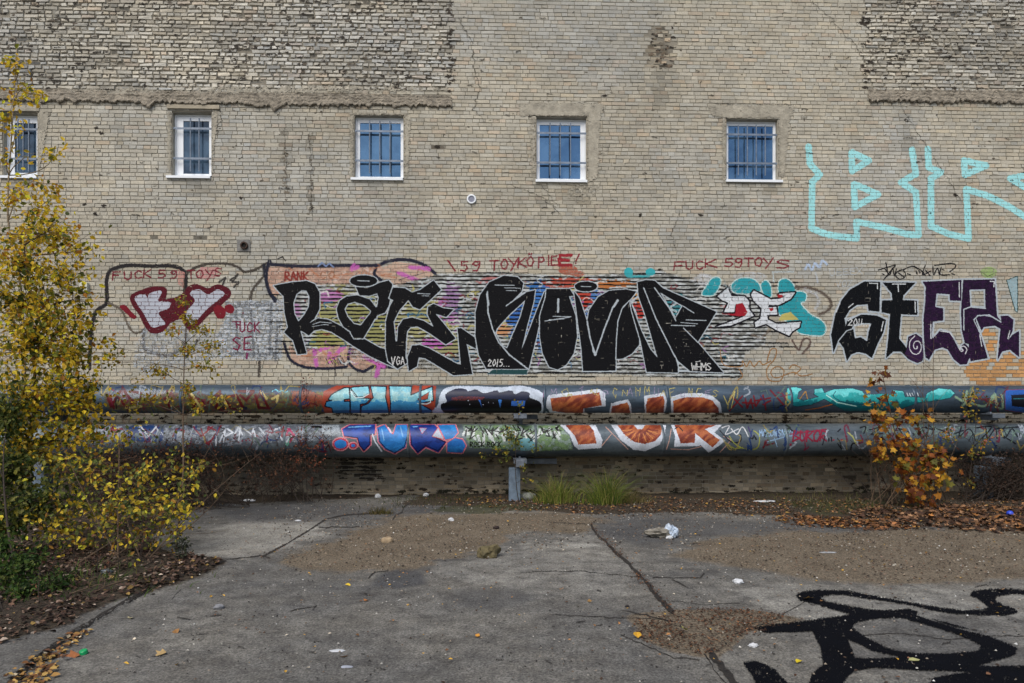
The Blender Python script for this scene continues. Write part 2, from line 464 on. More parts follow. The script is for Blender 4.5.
# body: mortar sheet in front (with holes), box behind
xs = sorted({XL, XR, *[h[0] for h in HOLES], *[h[1] for h in HOLES]})
bv, bf = [], []
def quad(pts): 
    k = len(bv); bv.extend(pts); bf.append((k, k + 1, k + 2, k + 3))
for a, b_ in zip(xs[:-1], xs[1:]):
    zs = [(-0.3, ZT)]
    for h in HOLES:
        if abs(a - h[0]) < 1e-6: zs = [(-0.3, h[2]), (h[3], ZT)]
    for s0, s1 in zs:
        quad([(a, WALL, s0), (b_, WALL, s0), (b_, WALL, s1), (a, WALL, s1)])
D = 0.16
for (hx0, hx1, hz0, hz1) in HOLES:
    quad([(hx0, WALL - .012, hz0), (hx0, WALL + D, hz0), (hx0, WALL + D, hz1), (hx0, WALL - .012, hz1)])
    quad([(hx1, WALL - .012, hz1), (hx1, WALL + D, hz1), (hx1, WALL + D, hz0), (hx1, WALL - .012, hz0)])
    quad([(hx0, WALL - .012, hz1), (hx0, WALL + D, hz1), (hx1, WALL + D, hz1), (hx1, WALL - .012, hz1)])
    quad([(hx0, WALL - .012, hz0), (hx1, WALL - .012, hz0), (hx1, WALL + D, hz0), (hx0, WALL + D, hz0)])
    quad([(hx0, WALL + D, hz0), (hx1, WALL + D, hz0), (hx1, WALL + D, hz1), (hx0, WALL + D, hz1)])
YB = WALL + 8
for p in ([(XR, WALL, -.3), (XR, YB, -.3), (XR, YB, ZT), (XR, WALL, ZT)], [(XL, YB, -.3), (XL, WALL, -.3), (XL, WALL, ZT), (XL, YB, ZT)], [(XR, YB, -.3), (XL, YB, -.3), (XL, YB, ZT), (XR, YB, ZT)]):
    quad(p)
nv = n * 8
VV = np.concatenate([V.reshape(-1, 3), np.array(bv)])
FF = np.concatenate([FQ, np.array(bf) + nv])
mi = np.concatenate([np.zeros(len(FQ)), np.ones(len(bf))])
cc = np.concatenate([cols, np.full((len(bv), 3), 0.2)])
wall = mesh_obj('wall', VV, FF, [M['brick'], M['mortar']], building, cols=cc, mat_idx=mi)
r_ = MB(); r_.box(XL - .1, XR + .1, WALL - .12, YB + .1, ZT, ZT + .18, .02)
r_.build('roof', M['ledge'], building)

def wall_front(x, z):
    """front depth and joint flag of the brick wall at points x, z"""
    k = np.clip(np.floor(z / CRS).astype(int), 0, nrow - 1)
    z = z - wobble(x, k.astype(float)); k = np.clip(np.floor(z / CRS).astype(int), 0, nrow - 1)
    fr = np.full(x.shape, WALL); jo = np.zeros(x.shape, bool)
    start = np.cumsum([0] + [len(r) - 1 for r in rows])
    fz = z / CRS - np.floor(z / CRS)
    hb = (JT + 0.003)
    for kk in np.unique(k):
        m_ = k == kk
        e = rows[kk]; xx = x[m_]
        j = np.clip(np.searchsorted(e, xx) - 1, 0, len(e) - 2)
        fr[m_] = BR_FRONT[start[kk] + j]
        jo[m_] = (xx - e[j] < hb) | (e[j + 1] - xx < hb) | BR_MISS[start[kk] + j]
    jo |= (fz * CRS < hb) | ((1 - fz) * CRS < hb)
    return fr, jo

# ragged concrete ledges below the rough panels
def ledge(u0, u1, vt, vb, label, seed):
    xa = float(on_wall(max(u0, -40), 95)[0]) if u0 > -30 else XL
    xb = float(on_wall(u1, 95)[0]) if u1 < 1040 else XR
    zt = float(on_wall(min(max((u0 + u1) / 2, 0), 1024), vt)[1]); zb = float(on_wall(min(max((u0 + u1) / 2, 0), 1024), vb)[1])
    nx = int((xb - xa) / 0.015); xs_ = np.linspace(xa, xb, nx)
    rag = (fbm(xs_ * 3, xs_ * 0, seed) - .5) * 0.06 + (fbm(xs_ * 22, xs_ * 0, seed + 1) - .5) * 0.10 - .10 * np.exp(-((xs_ + 3.95) / .12) ** 2) - 0.06 * np.clip(fbm(xs_ * 2.2, xs_ * 0, seed + 5) - 0.66, 0, 1) / .2
    ex = 0.06 * np.exp(-np.minimum(xs_ - xa, xb - xs_) / 0.05)
    prof = [(0.0, -0.03), (0.01, 0.020), (0.10, 0.024), (0.22, 0.020), (0.34, 0.032), (0.48, 0.028), (0.60, 0.042), (0.72, 0.040), (0.84, 0.052), (0.94, 0.055), (1.0, 0.040), (1.0, -0.03)]
    vs = np.zeros((nx, len(prof), 3))
    for j, (t, d) in enumerate(prof):
        bot = zb + rag
        vs[:, j, 0] = xs_ + (RNG.normal(0, .004, nx) if 0 < j < len(prof) - 1 else 0)
        vs[:, j, 2] = zt + ex * (-.5) + (bot - zt + ex) * t + (RNG.normal(0, .004, nx) if 0 < j < len(prof) - 1 else 0)
        e = (fbm(xs_ * 4, np.full(nx, t * 5.0), seed + 9) - .5) * 0.03 + (fbm(xs_ * 18, np.full(nx, t * 9.0), seed + 12) - .5) * 0.028
        vs[:, j, 1] = WALL - d - (e if d > 0 else 0)
    P_ = len(prof)
    ii = np.arange(nx - 1)[:, None] * P_ + np.arange(P_ - 1)[None]
    f = np.stack([ii, ii + P_, ii + P_ + 1, ii + 1], -1).reshape(-1, 4)
    v = vs.reshape(-1, 3)
    f2 = [tuple(q) for q in f] + [tuple(range(P_)), tuple(range((nx - 1) * P_, nx * P_))[::-1]]
    tag(mesh_obj('concrete_ledge', v, f2, M['ledge'], building), label)
ledge(-300, 452, 90, 102, 'broken concrete ledge ending left of the middle, under the left rough brickwork', 40)
ledge(868, 1300, 91, 104, 'broken concrete ledge under the rough brickwork at upper right', 60)

# windows: window > frame, pane, grille, sill, reveal
for w, (hx0, hx1, hz0, hz1) in zip(WIN, HOLES):
    fy = WALL + 0.085
    gx0, gx1, gz0, gz1 = wpx(*w['g'])
    wd = MB()      # inner lining of the opening as the window itself
    t = 0.012
    wd.box(hx0, hx0 + t, WALL + .002, fy + .05, hz0, hz1); wd.box(hx1 - t, hx1, WALL + .002, fy + .05, hz0, hz1)
    wd.box(hx0 + t, hx1 - t, WALL + .002, fy + .05, hz1 - t, hz1)
    wo_ = wd.build('window', M['render'], building)
    if w.get('dark'): wo_['label'] = 'window half hidden behind the yellow tree at the left edge'
    f = MB(); b0 = 0.004
    xa, xb, za, zb = hx0 + t + .001, hx1 - t - .001, hz0 + .004, hz1 - t - .002
    def ring(m, xa, xb, za, zb, ia, ib, ja, jb, y0, y1):
        m.box(xa, ia, y0, y1, za, zb, b0); m.box(ib, xb, y0, y1, za, zb, b0)
        m.box(ia, ib, y0 + .001, y1, za, ja, b0); m.box(ia, ib, y0 + .001, y1, jb, zb, b0)
    ma = 0.028
    ring(f, xa, xb, za, zb, xa + ma, xb - ma, za + ma, zb - ma, fy, fy + .05)
    ring(f, xa + ma + .002, xb - ma - .002, za + ma + .002, zb - ma - .002, gx0, gx1, gz0, gz1, fy + .014, fy + .05)
    fo = f.build('frame', M['white_frame'], wo_)
    g = MB(); g.add([(gx0 - .01, fy + .032, gz0 - .01), (gx1 + .01, fy + .032, gz0 - .01), (gx1 + .01, fy + .032, gz1 + .01), (gx0 - .01, fy + .032, gz1 + .01)], [(0, 1, 2, 3)])
    g.build('pane', M['glass_dim_reflection' if w['o'][0] < 200 else ('glass_bright' if w['o'][0] == 536 else 'glass')], wo_)
    r = MB(); gy = WALL + 0.018
    h = hz1 - hz0
    for fz_ in (0.25, 0.72):
        zc_ = hz1 - h * fz_
        r.box(hx0 - .01, hx1 + .01, gy, gy + .006, zc_ - .019, zc_ + .019)
        for xx in (hx0 + .03, hx1 - .05): r.box(xx, xx + .02, gy - .008, gy - .001, zc_ - .012, zc_ + .012)
    nbars = w['bars']
    for i in range(nbars):
        xx = gx0 + (gx1 - gx0) * (i + 1) / (nbars + (1 if nbars < 3 else 1))
        r.tube([(xx, gy + .017, hz0 + .10), (xx, gy + .017, hz1 - .10)], .0125, n=8)
    r.build('grille', M['grille'], wo_)
    s = MB(); sx0, sx1, sz0, sz1 = wpx(w['sill'][0], w['sill'][2], w['sill'][1], w['sill'][3])
    sz1 = hz0 + .004
    s.add([(sx0, WALL - .05, sz1 - .055), (sx1, WALL - .05, sz1 - .055), (sx1, WALL - .05, sz1 - .01), (sx0, WALL - .05, sz1 - .01),
           (sx0, fy, sz1 - .055), (sx1, fy, sz1 - .055), (sx1, fy, sz1 + .012), (sx0, fy, sz1 + .012)],
          [(0, 1, 2, 3), (3, 2, 6, 7), (0, 4, 5, 1), (0, 3, 7, 4), (1, 5, 6, 2)])
    s.build('sill', M['white_frame'], wo_)
# pale lintel over the second window, stretcher lintel over the third
def slab(name, l, t, r, b, y0, mat, label=None, parent=None):
    x0, x1, z0, z1 = wpx(l, t, r, b)
    m = MB(); m.box(x0, x1, WALL - y0, WALL + .01, z0, z1, .004)
    o = m.build(name, mat, parent or building)
    if label: o['label'] = label
    return o
slab('lintel', 167.5, 105.5, 220, 109.5, .04, simple('pale_lintel', (160, 152, 134), .9), 'pale concrete lintel over the second window from the left')
slab('lintel', -12, 108, 40, 111.5, .03, M['render'], 'grey lintel over the window at the left edge')

# ------------------------------------------------------------------ paint: shapes sprayed on a surface, turned into thin real sheets of paint
PAL = []; PALD = {}
def ci(c):
    c = tuple(c)
    if c not in PALD: PALD[c] = len(PAL) + 1; PAL.append(c)
    return PALD[c]
class Canvas:
    def __init__(s, u0, v0, u1, v1, S=3):
        s.u0, s.v0, s.S = u0, v0, S
        s.W, s.H = int((u1 - u0) * S), int((v1 - v0) * S)
        s.col = np.zeros((s.H, s.W), np.int16); s.pid = np.zeros((s.H, s.W), np.int16)
        s.names = []; s.cur = 0
        s.joint = None
        s.T = (0, 0, 1.0)
    def piece(s, name, label): s.names.append((name, label)); s.cur = len(s.names)
    def at(s, ox, oy, k=5.3333): s.T = (ox, oy, k)
    def tp(s, pts): return [(s.T[0] + x / s.T[2], s.T[1] + y / s.T[2]) for x, y in pts]
    def win(s, pts, pad):
        us = [p[0] for p in pts]; vs = [p[1] for p in pts]
        a = max(0, int((min(us) - pad - s.u0) * s.S)); b = min(s.W, int((max(us) + pad - s.u0) * s.S) + 2)
        c = max(0, int((min(vs) - pad - s.v0) * s.S)); d = min(s.H, int((max(vs) + pad - s.v0) * s.S) + 2)
        if b <= a or d <= c: return None
        U, V = np.meshgrid(s.u0 + (np.arange(a, b) + .5) / s.S, s.v0 + (np.arange(c, d) + .5) / s.S)
        return (slice(c, d), slice(a, b)), U, V
    def put(s, sl, U, V, m, colr, alpha=1.0, joint=1.0, mott=0.0):
        if alpha < 1: m = m & (RNG.random(m.shape) < alpha)
        if mott > 0: m = m & (fbm(U * .45, V * .45, s.cur + 3) + RNG.random(m.shape) * .3 > mott)
        if joint < 1 and s.joint is not None: m = m & (~s.joint[sl] | (RNG.random(m.shape) < joint))
        if callable(colr): c = colr(U, V)
        else: c = np.full(m.shape, ci(colr), np.int16)
        s.col[sl][m] = c[m]; s.pid[sl][m] = s.cur
    def poly(s, pts, colr, holes=(), sm=False, alpha=1.0, joint=1.0, edge=0.25, mott=0.0, out=None, raw=False):
        p = pts if raw else s.tp(pts)
        if sm: p = spline(p, True)
        hs = [h if raw else s.tp(h) for h in holes]
        if sm: hs = [spline(h, True) for h in hs]
        if out:   # outline stroke first, wider than the shape
            for q in [p] + hs: s.stroke(q + [q[0]], out[0], out[1], raw=True, joint=joint, alpha=out[2] if len(out) > 2 else 1)
        r = s.win(p, 2)
        if r is None: return
        sl, U, V = r
        Un = U + (vnoise(U * 1.3, V * 1.3, 91) - .5) * edge * 2 + RNG.normal(0, edge * .35, U.shape)
        Vn = V + (vnoise(U * 1.3, V * 1.3, 92) - .5) * edge * 2 + RNG.normal(0, edge * .35, U.shape)
        m = inpoly(Un, Vn, p)
        for h in hs: m &= ~inpoly(Un, Vn, h)
        s.put(sl, U, V, m, colr, alpha, joint, mott)
    def stroke(s, pts, w, colr, sm=False, raw=False, alpha=1.0, joint=1.0, soft=0.0, mott=0.0):
        """w: full width in photo pixels"""
        p = list(pts) if raw else s.tp(pts)
        if sm: p = spline(p, False)
        r = s.win(p, w / 2 + 2 + soft * 2)
        if r is None: return
        sl, U, V = r
        d = seg_dist(U, V, p)
        d = d + (vnoise(U * 1.1, V * 1.1, 41) - .5) * min(.5, w * .25)
        if soft > 0: m = RNG.random(d.shape) < np.clip(.5 + (w / 2 - d) / (2 * soft), 0, 1)
        else: m = d + RNG.normal(0, .08, d.shape) < w / 2
        s.put(sl, U, V, m, colr, alpha, joint, mott)
    def ell(s, cx, cy, rx, ry, colr, out=None, **k):
        pts = [(cx + rx * math.cos(t * math.pi / 12), cy + ry * math.sin(t * math.pi / 12)) for t in range(24)]
        s.poly(pts, colr, out=out, **k)
    def dots(s, pts, r, colr):
        for x, y in pts: s.stroke([(x, y), (x + .1, y)], r, colr)
    def text(s, txt, x, y, h, w, colr, lw=0.9, gap=.25, slant=0.0, jit=0.06, alpha=1.0, joint=1.0, soft=0.0):
        """x, y: lower left in zoom units; h, w: height and width of one letter"""
        for ch in txt:
            if ch in GL:
                for st in GL[ch]:
                    pts = [(x + (px + py * slant + RNG.normal(0, jit * .4)) * w, y - (py + RNG.normal(0, jit * .4)) * h) for px, py in st]
                    s.stroke(pts, lw, colr, alpha=alpha, joint=joint, soft=soft)
            ad = .45 if ch in "I!1.'" else (0.6 if ch == ' ' else 1)
            x += w * (ad + gap)
    def export(s, mapper, mat, parent, defname='graffiti'):
        pal = lin(np.array(PAL)) if PAL else np.zeros((1, 3))
        for i, (name, label) in enumerate(s.names, 1):
            m = s.pid == i
            if not m.any(): continue
            key = np.where(m, s.col.astype(np.int32) * 4, 0)
            dep, flag = s.depth_key() if s.joint is not None else (None, None)
            if flag is not None: key = np.where(m, key + flag, 0)
            chg = np.ones((s.H, s.W + 1), bool)
            chg[:, 1:-1] = key[:, 1:] != key[:, :-1]
            # also break long runs so that curved or jittered surfaces stay right
            chg[:, 1:-1] |= ((np.arange(1, s.W) % 24) == 0)[None]
            rr, c0 = np.where(chg[:, :-1])
            kk = key[rr, c0]
            ends = np.where(chg)[1]; rws = np.where(chg)[0]
            # next change on the same row
            nxt = {}
            idx_all = np.where(chg)
            pos = np.searchsorted(rws * (s.W + 1) + ends, rr * (s.W + 1) + c0) + 1
            c1 = ends[pos]
            ok = kk > 0
            rr, c0, c1, kk = rr[ok], c0[ok], c1[ok], kk[ok]
            U0 = s.u0 + c0 / s.S; U1 = s.u0 + c1 / s.S; V0 = s.v0 + rr / s.S; V1 = s.v0 + (rr + 1) / s.S
            P, good = mapper(U0, U1, V0, V1, s, rr, (c0 + c1) // 2)
            U = None
            P = P[good]; kk = kk[good]
            f = np.arange(len(P) * 4).reshape(-1, 4)
            cl = pal[kk // 4 - 1]
            o = mesh_obj(name, P.reshape(-1, 3), f, mat, parent, cols=np.repeat(cl, 4, axis=0))
            if label: o['label'] = label
    def depth_key(s): return s.dep, s.flag
GL = {
 'F': [[(0,0),(.1,1),(1,1)],[(.05,.55),(.8,.55)]], 'U': [[(0,1),(.05,.2),(.4,0),(.85,.2),(.9,1)]], 'C': [[(.95,.85),(.5,1),(.05,.6),(.15,.1),(.6,0),(1,.15)]],
 'K': [[(.05,0),(.1,1)],[(.95,1),(.1,.45),(1,0)]], '5': [[(.95,1),(.2,.98),(.15,.58),(.7,.6),(.95,.3),(.6,0),(.05,.05)]],
 '9': [[(.9,.75),(.5,.5),(.1,.7),(.35,1),(.85,.95),(.9,.4),(.6,0),(.1,0)]], 'T': [[(0,.95),(1,1)],[(.5,1),(.5,0)]], 'O': [[(.5,1),(.05,.6),(.2,.05),(.7,0),(1,.5),(.8,.95),(.5,1)]],
 'Y': [[(0,1),(.45,.5)],[(1,1),(.2,-.25)]], 'S': [[(.95,.9),(.4,1),(.05,.75),(.9,.3),(.6,0),(.05,.08)]], 'P': [[(.1,-.1),(.1,1),(.8,.95),(.95,.65),(.6,.45),(.1,.45)]],
 'I': [[(.2,0),(.2,1)]], 'E': [[(1,1),(.1,.95),(.05,0),(1,.02)],[(.05,.5),(.8,.52)]], '!': [[(.35,1.1),(.1,.3)],[(0,.05),(.03,0)]],
 'Ö': [[(.5,1),(.05,.6),(.2,.05),(.7,0),(1,.5),(.8,.95),(.5,1)],[(.3,1.25),(.32,1.3)],[(.7,1.25),(.72,1.3)]],
 '2': [[(.05,.75),(.4,1),(.85,.75),(.1,0),(1,.05)]], '0': [[(.5,1),(.05,.5),(.4,0),(.95,.4),(.7,.95),(.5,1)]], '1': [[(.2,1),(.15,0)]],
 'W': [[(0,1),(.2,0),(.5,.7),(.8,0),(1,1)]], 'H': [[(.05,0),(.05,1)],[(.95,0),(.95,1)],[(.05,.5),(.95,.5)]], 'M': [[(0,0),(.1,1),(.5,.4),(.9,1),(1,0)]],
 'V': [[(0,1),(.4,0),(.95,1)]], 'G': [[(.95,.85),(.5,1),(.05,.5),(.4,0),(.95,.2),(.95,.5),(.6,.5)]], 'A': [[(0,0),(.5,1),(1,0)],[(.2,.4),(.8,.4)]],
 'R': [[(.05,0),(.1,1),(.8,.9),(.85,.6),(.1,.45),(1,0)]], 'N': [[(.05,0),(.1,1),(.85,0),(.95,1)]], 'B': [[(.05,0),(.1,1),(.8,.85),(.2,.52),(.95,.3),(.05,0)]],
 'X': [[(0,1),(1,0)],[(1,1),(0,0)]], 'L': [[(.1,1),(.05,0),(.9,.05)]], 'D': [[(.05,0),(.1,1),(.7,.9),(.95,.4),(.05,0)]], 'Z': [[(0,1),(1,1),(0,0),(1,0)]],
 '.': [[(.1,0),(.15,0)]], '\\': [[(0,1),(.8,-.1)]], "'": [[(.1,1),(.1,.8)]], 'o': [[(.5,.6),(.1,.3),(.5,0),(.9,.3),(.5,.6)]], '-': [[(.1,.45),(.9,.45)]],
}
BLK = (8, 9, 14); WHT = (196, 202, 208); OUTL = (172, 182, 190)

# ======================= the lower wall
cw = Canvas(-4, 248, 1028, 388)
gu, gv = np.meshgrid(cw.u0 + (np.arange(cw.W) + .5) / cw.S, cw.v0 + (np.arange(cw.H) + .5) / cw.S)
gx, gz = on_wall(gu, gv)
cw.dep, cw.joint = wall_front(gx, gz)
cw.flag = cw.joint.astype(np.int32)
zrow = gz / CRS
def wall_map(U0, U1, V0, V1, c, rr, cc_):
    um, vm = (U0 + U1) / 2, (V0 + V1) / 2
    fr = c.dep[rr, cc_]; jo = c.joint[rr, cc_]
    y = np.where(jo, np.minimum(WALL - 0.0055, fr - .0012), fr - 0.0022)
    Q = []
    for u, v in ((U0, V1), (U1, V1), (U1, V0), (U0, V0)):
        X, Z = on_wall(u, v); Q.append(np.stack([X, y, Z], -1))
    return np.stack(Q, 1), np.ones(len(U0), bool)
JW = 0.5    # how much of a light coat reaches into the joints

# -- old layers
cw.piece('graffiti_bubble_outline', 'old black bubble outline at the left end of the painted wall')
cw.at(88, 256)
g1 = (38, 36, 38)
cw.stroke([(10,600),(12,520),(25,360),(50,290),(100,250),(100,140),(115,85),(160,60),(240,50),(350,55),(430,52),(490,65),(520,95)], 3.6, g1, sm=True, soft=.5)
cw.stroke([(522,85),(520,200),(515,250)], 4.2, g1, soft=.5)
cw.stroke([(530,90),(580,60),(650,42),(740,42),(800,60),(840,85),(900,70),(960,38),(1010,50)], 2.4, (70,64,58), sm=True, soft=.6)
cw.stroke([(940,60),(935,110),(880,180),(865,260),(880,340),(900,430),(915,560),(912,640)], 2.6, (78,72,66), sm=True, soft=.7)
cw.stroke([(940,50),(950,120),(975,200),(1010,240)], 3.4, (34,36,46), sm=True, soft=.5)
cw.stroke([(110,250),(180,290),(215,370),(250,410),(290,400)], 2.0, (96,88,78), sm=True, soft=.7)
cw.stroke([(300,395),(298,480),(340,515),(420,530),(480,510),(520,460),(522,400)], 3.0, (92,90,88), sm=True, soft=.7)
cw.stroke([(520,540),(560,490),(585,450)], 2.4, (70,66,60), soft=.6)
cw.stroke([(700,140),(735,115),(720,150)], 2, (60,58,56), soft=.5); cw.stroke([(760,130),(800,100),(770,140),(805,140),(780,165)], 2, (60,58,56), soft=.5)
for a in ((800, 250, 760, 400), ): pass

cw.piece('graffiti_faded_patch', 'faded white and pale blue rolled paint left of the large black lettering')
def pale(U, V):
    r = fbm(U * .35, V * .8, 5) + RNG.normal(0, .08, U.shape)
    return np.select([r > .6, r > .48, r > .4], [ci((206,210,214)), ci((176,188,200)), ci((150,162,174))], ci((128,132,136))).astype(np.int16)
cw.poly([(730,240),(1040,235),(1040,400),(1035,550),(900,555),(760,545),(700,545),(690,420),(735,330)], pale, joint=.25, edge=1.2, alpha=.85, mott=.45)
cw.poly([(300,380),(560,370),(700,420),(690,540),(480,600),(330,640),(240,590),(260,470)], pale, joint=.1, edge=1.5, alpha=.55, mott=.55)
for (x0, y0, x1, y1) in ((790,270,800,520),(870,290,885,540),(980,250,970,520),(1010,380,1000,560),(760,520,1000,525),(800,260,980,262)):
    cw.stroke([(x0,y0),(x1,y1)], 2.6, (98,102,108), soft=.8, alpha=.7, joint=.5)

cw.piece('graffiti_peach_piece', 'older peach and pink bubble lettering with dark outlines showing behind the first black letters')
cw.at(264, 256)
def peach(U, V):
    r = fbm(U * .3, V * .5, 15)
    return np.where(r > .55, ci((196,164,146)), np.where(r > .42, ci((188,152,134)), ci((170,138,122)))).astype(np.int16)
cw.poly([(12,60),(110,52),(400,58),(620,50),(660,90),(560,140),(420,160),(250,150),(120,200),(60,215),(30,190),(10,120)], peach, joint=.4, edge=.6, alpha=.92, mott=.34)
cw.poly([(130,470),(150,560),(220,595),(330,598),(440,590),(520,615),(570,590),(620,590),(650,560),(440,440),(350,400),(180,520)], peach, joint=.4, edge=.6, alpha=.92, mott=.34)
cw.poly([(640,60),(700,30),(820,45),(900,90),(900,150),(700,160),(620,110)], (200,170,150), joint=.3, alpha=.8, mott=.35)
for pl, w in (([(30,30),(12,100),(25,180),(60,240)], 3.6), ([(40,45),(200,55),(400,52),(600,50),(660,28),(760,20),(850,45),(915,95)], 3.2), ([(600,60),(590,100),(640,140)], 3.0),
              ([(110,470),(140,550),(210,590),(330,600),(440,590)], 2.8), ([(470,470),(450,540),(470,590),(530,615),(580,590),(640,590),(690,595)], 2.8), ([(270,450),(360,455),(440,440)], 3)):
    cw.stroke(pl, w, (34,36,52), sm=True, soft=.5)
for pl in ([(270,500),(280,580)], [(300,500),(430,455)], [(350,520),(350,560),(430,480)], [(600,640),(620,560)], [(540,540),(640,590)], [(480,50),(470,70),(500,60)], [(780,60),(880,70)], [(720,90),(840,140),(870,150)]):
    cw.stroke(pl, 4.2, (190,96,176), soft=.8, alpha=.85, mott=.2)
for q in range(46):
    top_ = RNG.random() < .6; u = RNG.uniform(275, 425) if top_ else RNG.uniform(292, 385); v = RNG.uniform(268, 284) if top_ else RNG.uniform(348, 366)
    k_ = [(150,120,110), (120,70,110), (206,190,180), (60,54,70), (176,120,90)][RNG.integers(0, 5)]
    cw.at(0, 0, 1); cw.stroke([(u, v), (u + RNG.normal(0, 5), v + RNG.normal(0, 3)), (u + RNG.normal(3, 6), v + RNG.normal(0, 4))], RNG.uniform(.6, 1.8), k_, sm=True, soft=.4, alpha=.7)
cw.at(264, 256)
cw.text('RANK', 112, 130, 45, 26, (130,52,44), lw=1.8, gap=.25, soft=.3)
cw.text('CO', 300, 120, 35, 30, (150,100,72), lw=1.6, gap=.5, soft=.4, alpha=.7)
cw.stroke([(290,55),(310,35),(330,55),(350,40),(370,60)], 1.4, (120,140,180), soft=.4); cw.stroke([(75,15),(100,5),(115,25)], 1.2, (52,50,48))
for q in range(5): cw.stroke([(330 + q*22, 545), (345 + q*22, 575)], .9, (40,38,50)); 
cw.stroke([(380,560),(380,640)], 1.0, (40,36,40))

cw.piece('graffiti_striped_background', 'field of black lines along the brick joints with silver, yellow and blue fill behind the black lettering')
def stripes(region):
    def f(U, V):
        x, z = on_wall(U, V); fz = z / CRS - np.floor(z / CRS)
        fz = fz + (vnoise(U * .12, z * 30, 9) - .5) * .25
        r = fbm(U * .25, V * .5, 23) + RNG.normal(0, .05, U.shape)
        ub = U
        c = np.select([r > .58, r > .46], [ci((190,196,198)), ci((160,164,162))], ci((126,128,124)))
        # coloured areas seen between the letters
        def area(u0, v0, ru, rv, k, th=.0):
            nonlocal c
            mm = ((U - u0) / ru) ** 2 + ((V - v0) / rv) ** 2 + (r - .5) * 2.2 < 1
            c = np.where(mm, ci(k), c)
        area(338,310,26,22,(150,150,104)); area(372,322,30,26,(144,144,92)); area(420,318,26,20,(158,156,110)); area(330,340,20,12,(154,154,96)); area(440,330,16,12,(154,152,104))
        area(385,347,14,8,(144,144,92)); area(450,345,24,10,(152,150,106))
        area(446,312,12,14,(176,112,168)); area(452,300,8,18,(150,120,160)); area(436,343,14,5,(180,100,172)); area(330,296,12,6,(176,120,170)); area(288,310,14,8,(170,130,170))
        area(515,312,16,16,(48,98,170)); area(538,310,14,28,(56,110,178)); area(527,330,20,10,(70,120,180)); area(592,300,16,10,(70,116,176)); area(545,340,10,14,(90,126,170))
        area(583,300,9,10,(176,64,50)); area(590,318,8,10,(60,104,170)); area(575,283,30,5,(170,80,66)); area(610,284,22,4,(180,112,60)); area(640,308,8,10,(176,58,48)); area(636,298,8,5,(190,140,70))
        area(500,282,20,6,(170,110,110)); area(678,308,14,12,(50,120,130)); area(500,330,12,6,(190,140,100)); area(735,306,12,5,(176,60,66))
        line = (fz < .21) | (fz > .80)
        return np.where(line, ci((8,8,12)), c).astype(np.int16)
    return f
cw.at(0, 0, 1)
cw.poly([(283,300),(290,286),(330,284),(400,284),(440,274),(470,273),(500,272),(560,276),(620,274),(660,271),(700,282),(740,286),(770,300),(765,345),(745,352),(742,378),(690,378),(610,374),(560,374),(500,374),(462,372),(440,352),(410,340),(300,350),(288,330)],
        stripes(0), edge=1.0, alpha=.97)
cw.poly([(345,340),(420,350),(440,372),(400,366),(350,358)], stripes(0), edge=1.2, alpha=.5)
for q in range(330):   # drips, flicks and older scribbles inside the field
    u = RNG.uniform(300, 735); v = RNG.uniform(284, 366)
    k_ = [(186,196,200), (150,98,160), (54,110,150), (176,170,96), (120,40,50), (30,90,110), (210,210,206)][RNG.integers(0, 7)]
    a_ = RNG.uniform(0, 6.28); L = RNG.uniform(2, 9)
    cw.stroke([(u, v), (u + L * math.cos(a_), v + L * .6 * math.sin(a_)), (u + L * math.cos(a_ + .8) * 1.5, v + L * math.sin(a_ + .9))], RNG.uniform(.6, 1.8), k_, sm=True, soft=.3, alpha=.75)
for q in range(60):   # ragged ends of the lines, running out beyond the field
    k = int(RNG.integers(0, 28)); side = RNG.random() < .5
    v = 275 + k * 3.842
    u = (RNG.uniform(262, 300) if side else RNG.uniform(735, 780)) if v < 355 else RNG.uniform(450, 745)
    if v < 280: u = RNG.uniform(480, 740)
    L = RNG.uniform(8, 34)
    x_, z_ = on_wall(u, v); zz = round(float(z_) / CRS) * CRS
    pu_, pv_ = to_px([x_, x_ + L / 52.7], [WALL] * 2, [zz, zz])
    cw.stroke([(pu_[0], pv_[0]), (pu_[1], pv_[1])], 1.4, BLK, alpha=.85)
cw.piece('graffiti_teal_dots', 'two cyan paint blobs above the striped field')
cw.at(600, 256)
cw.ell(152, 88, 24, 26, (58,168,178)); cw.ell(268, 86, 26, 20, (58,168,178)); cw.stroke([(150,110),(260,108)], 2.4, (70,160,168), soft=.5)
cw.at(448, 256)
cw.ell(640, 75, 52, 26, (172,98,78), alpha=.85, joint=.3); cw.ell(690, 95, 40, 16, (172,98,78), alpha=.7, joint=.3)

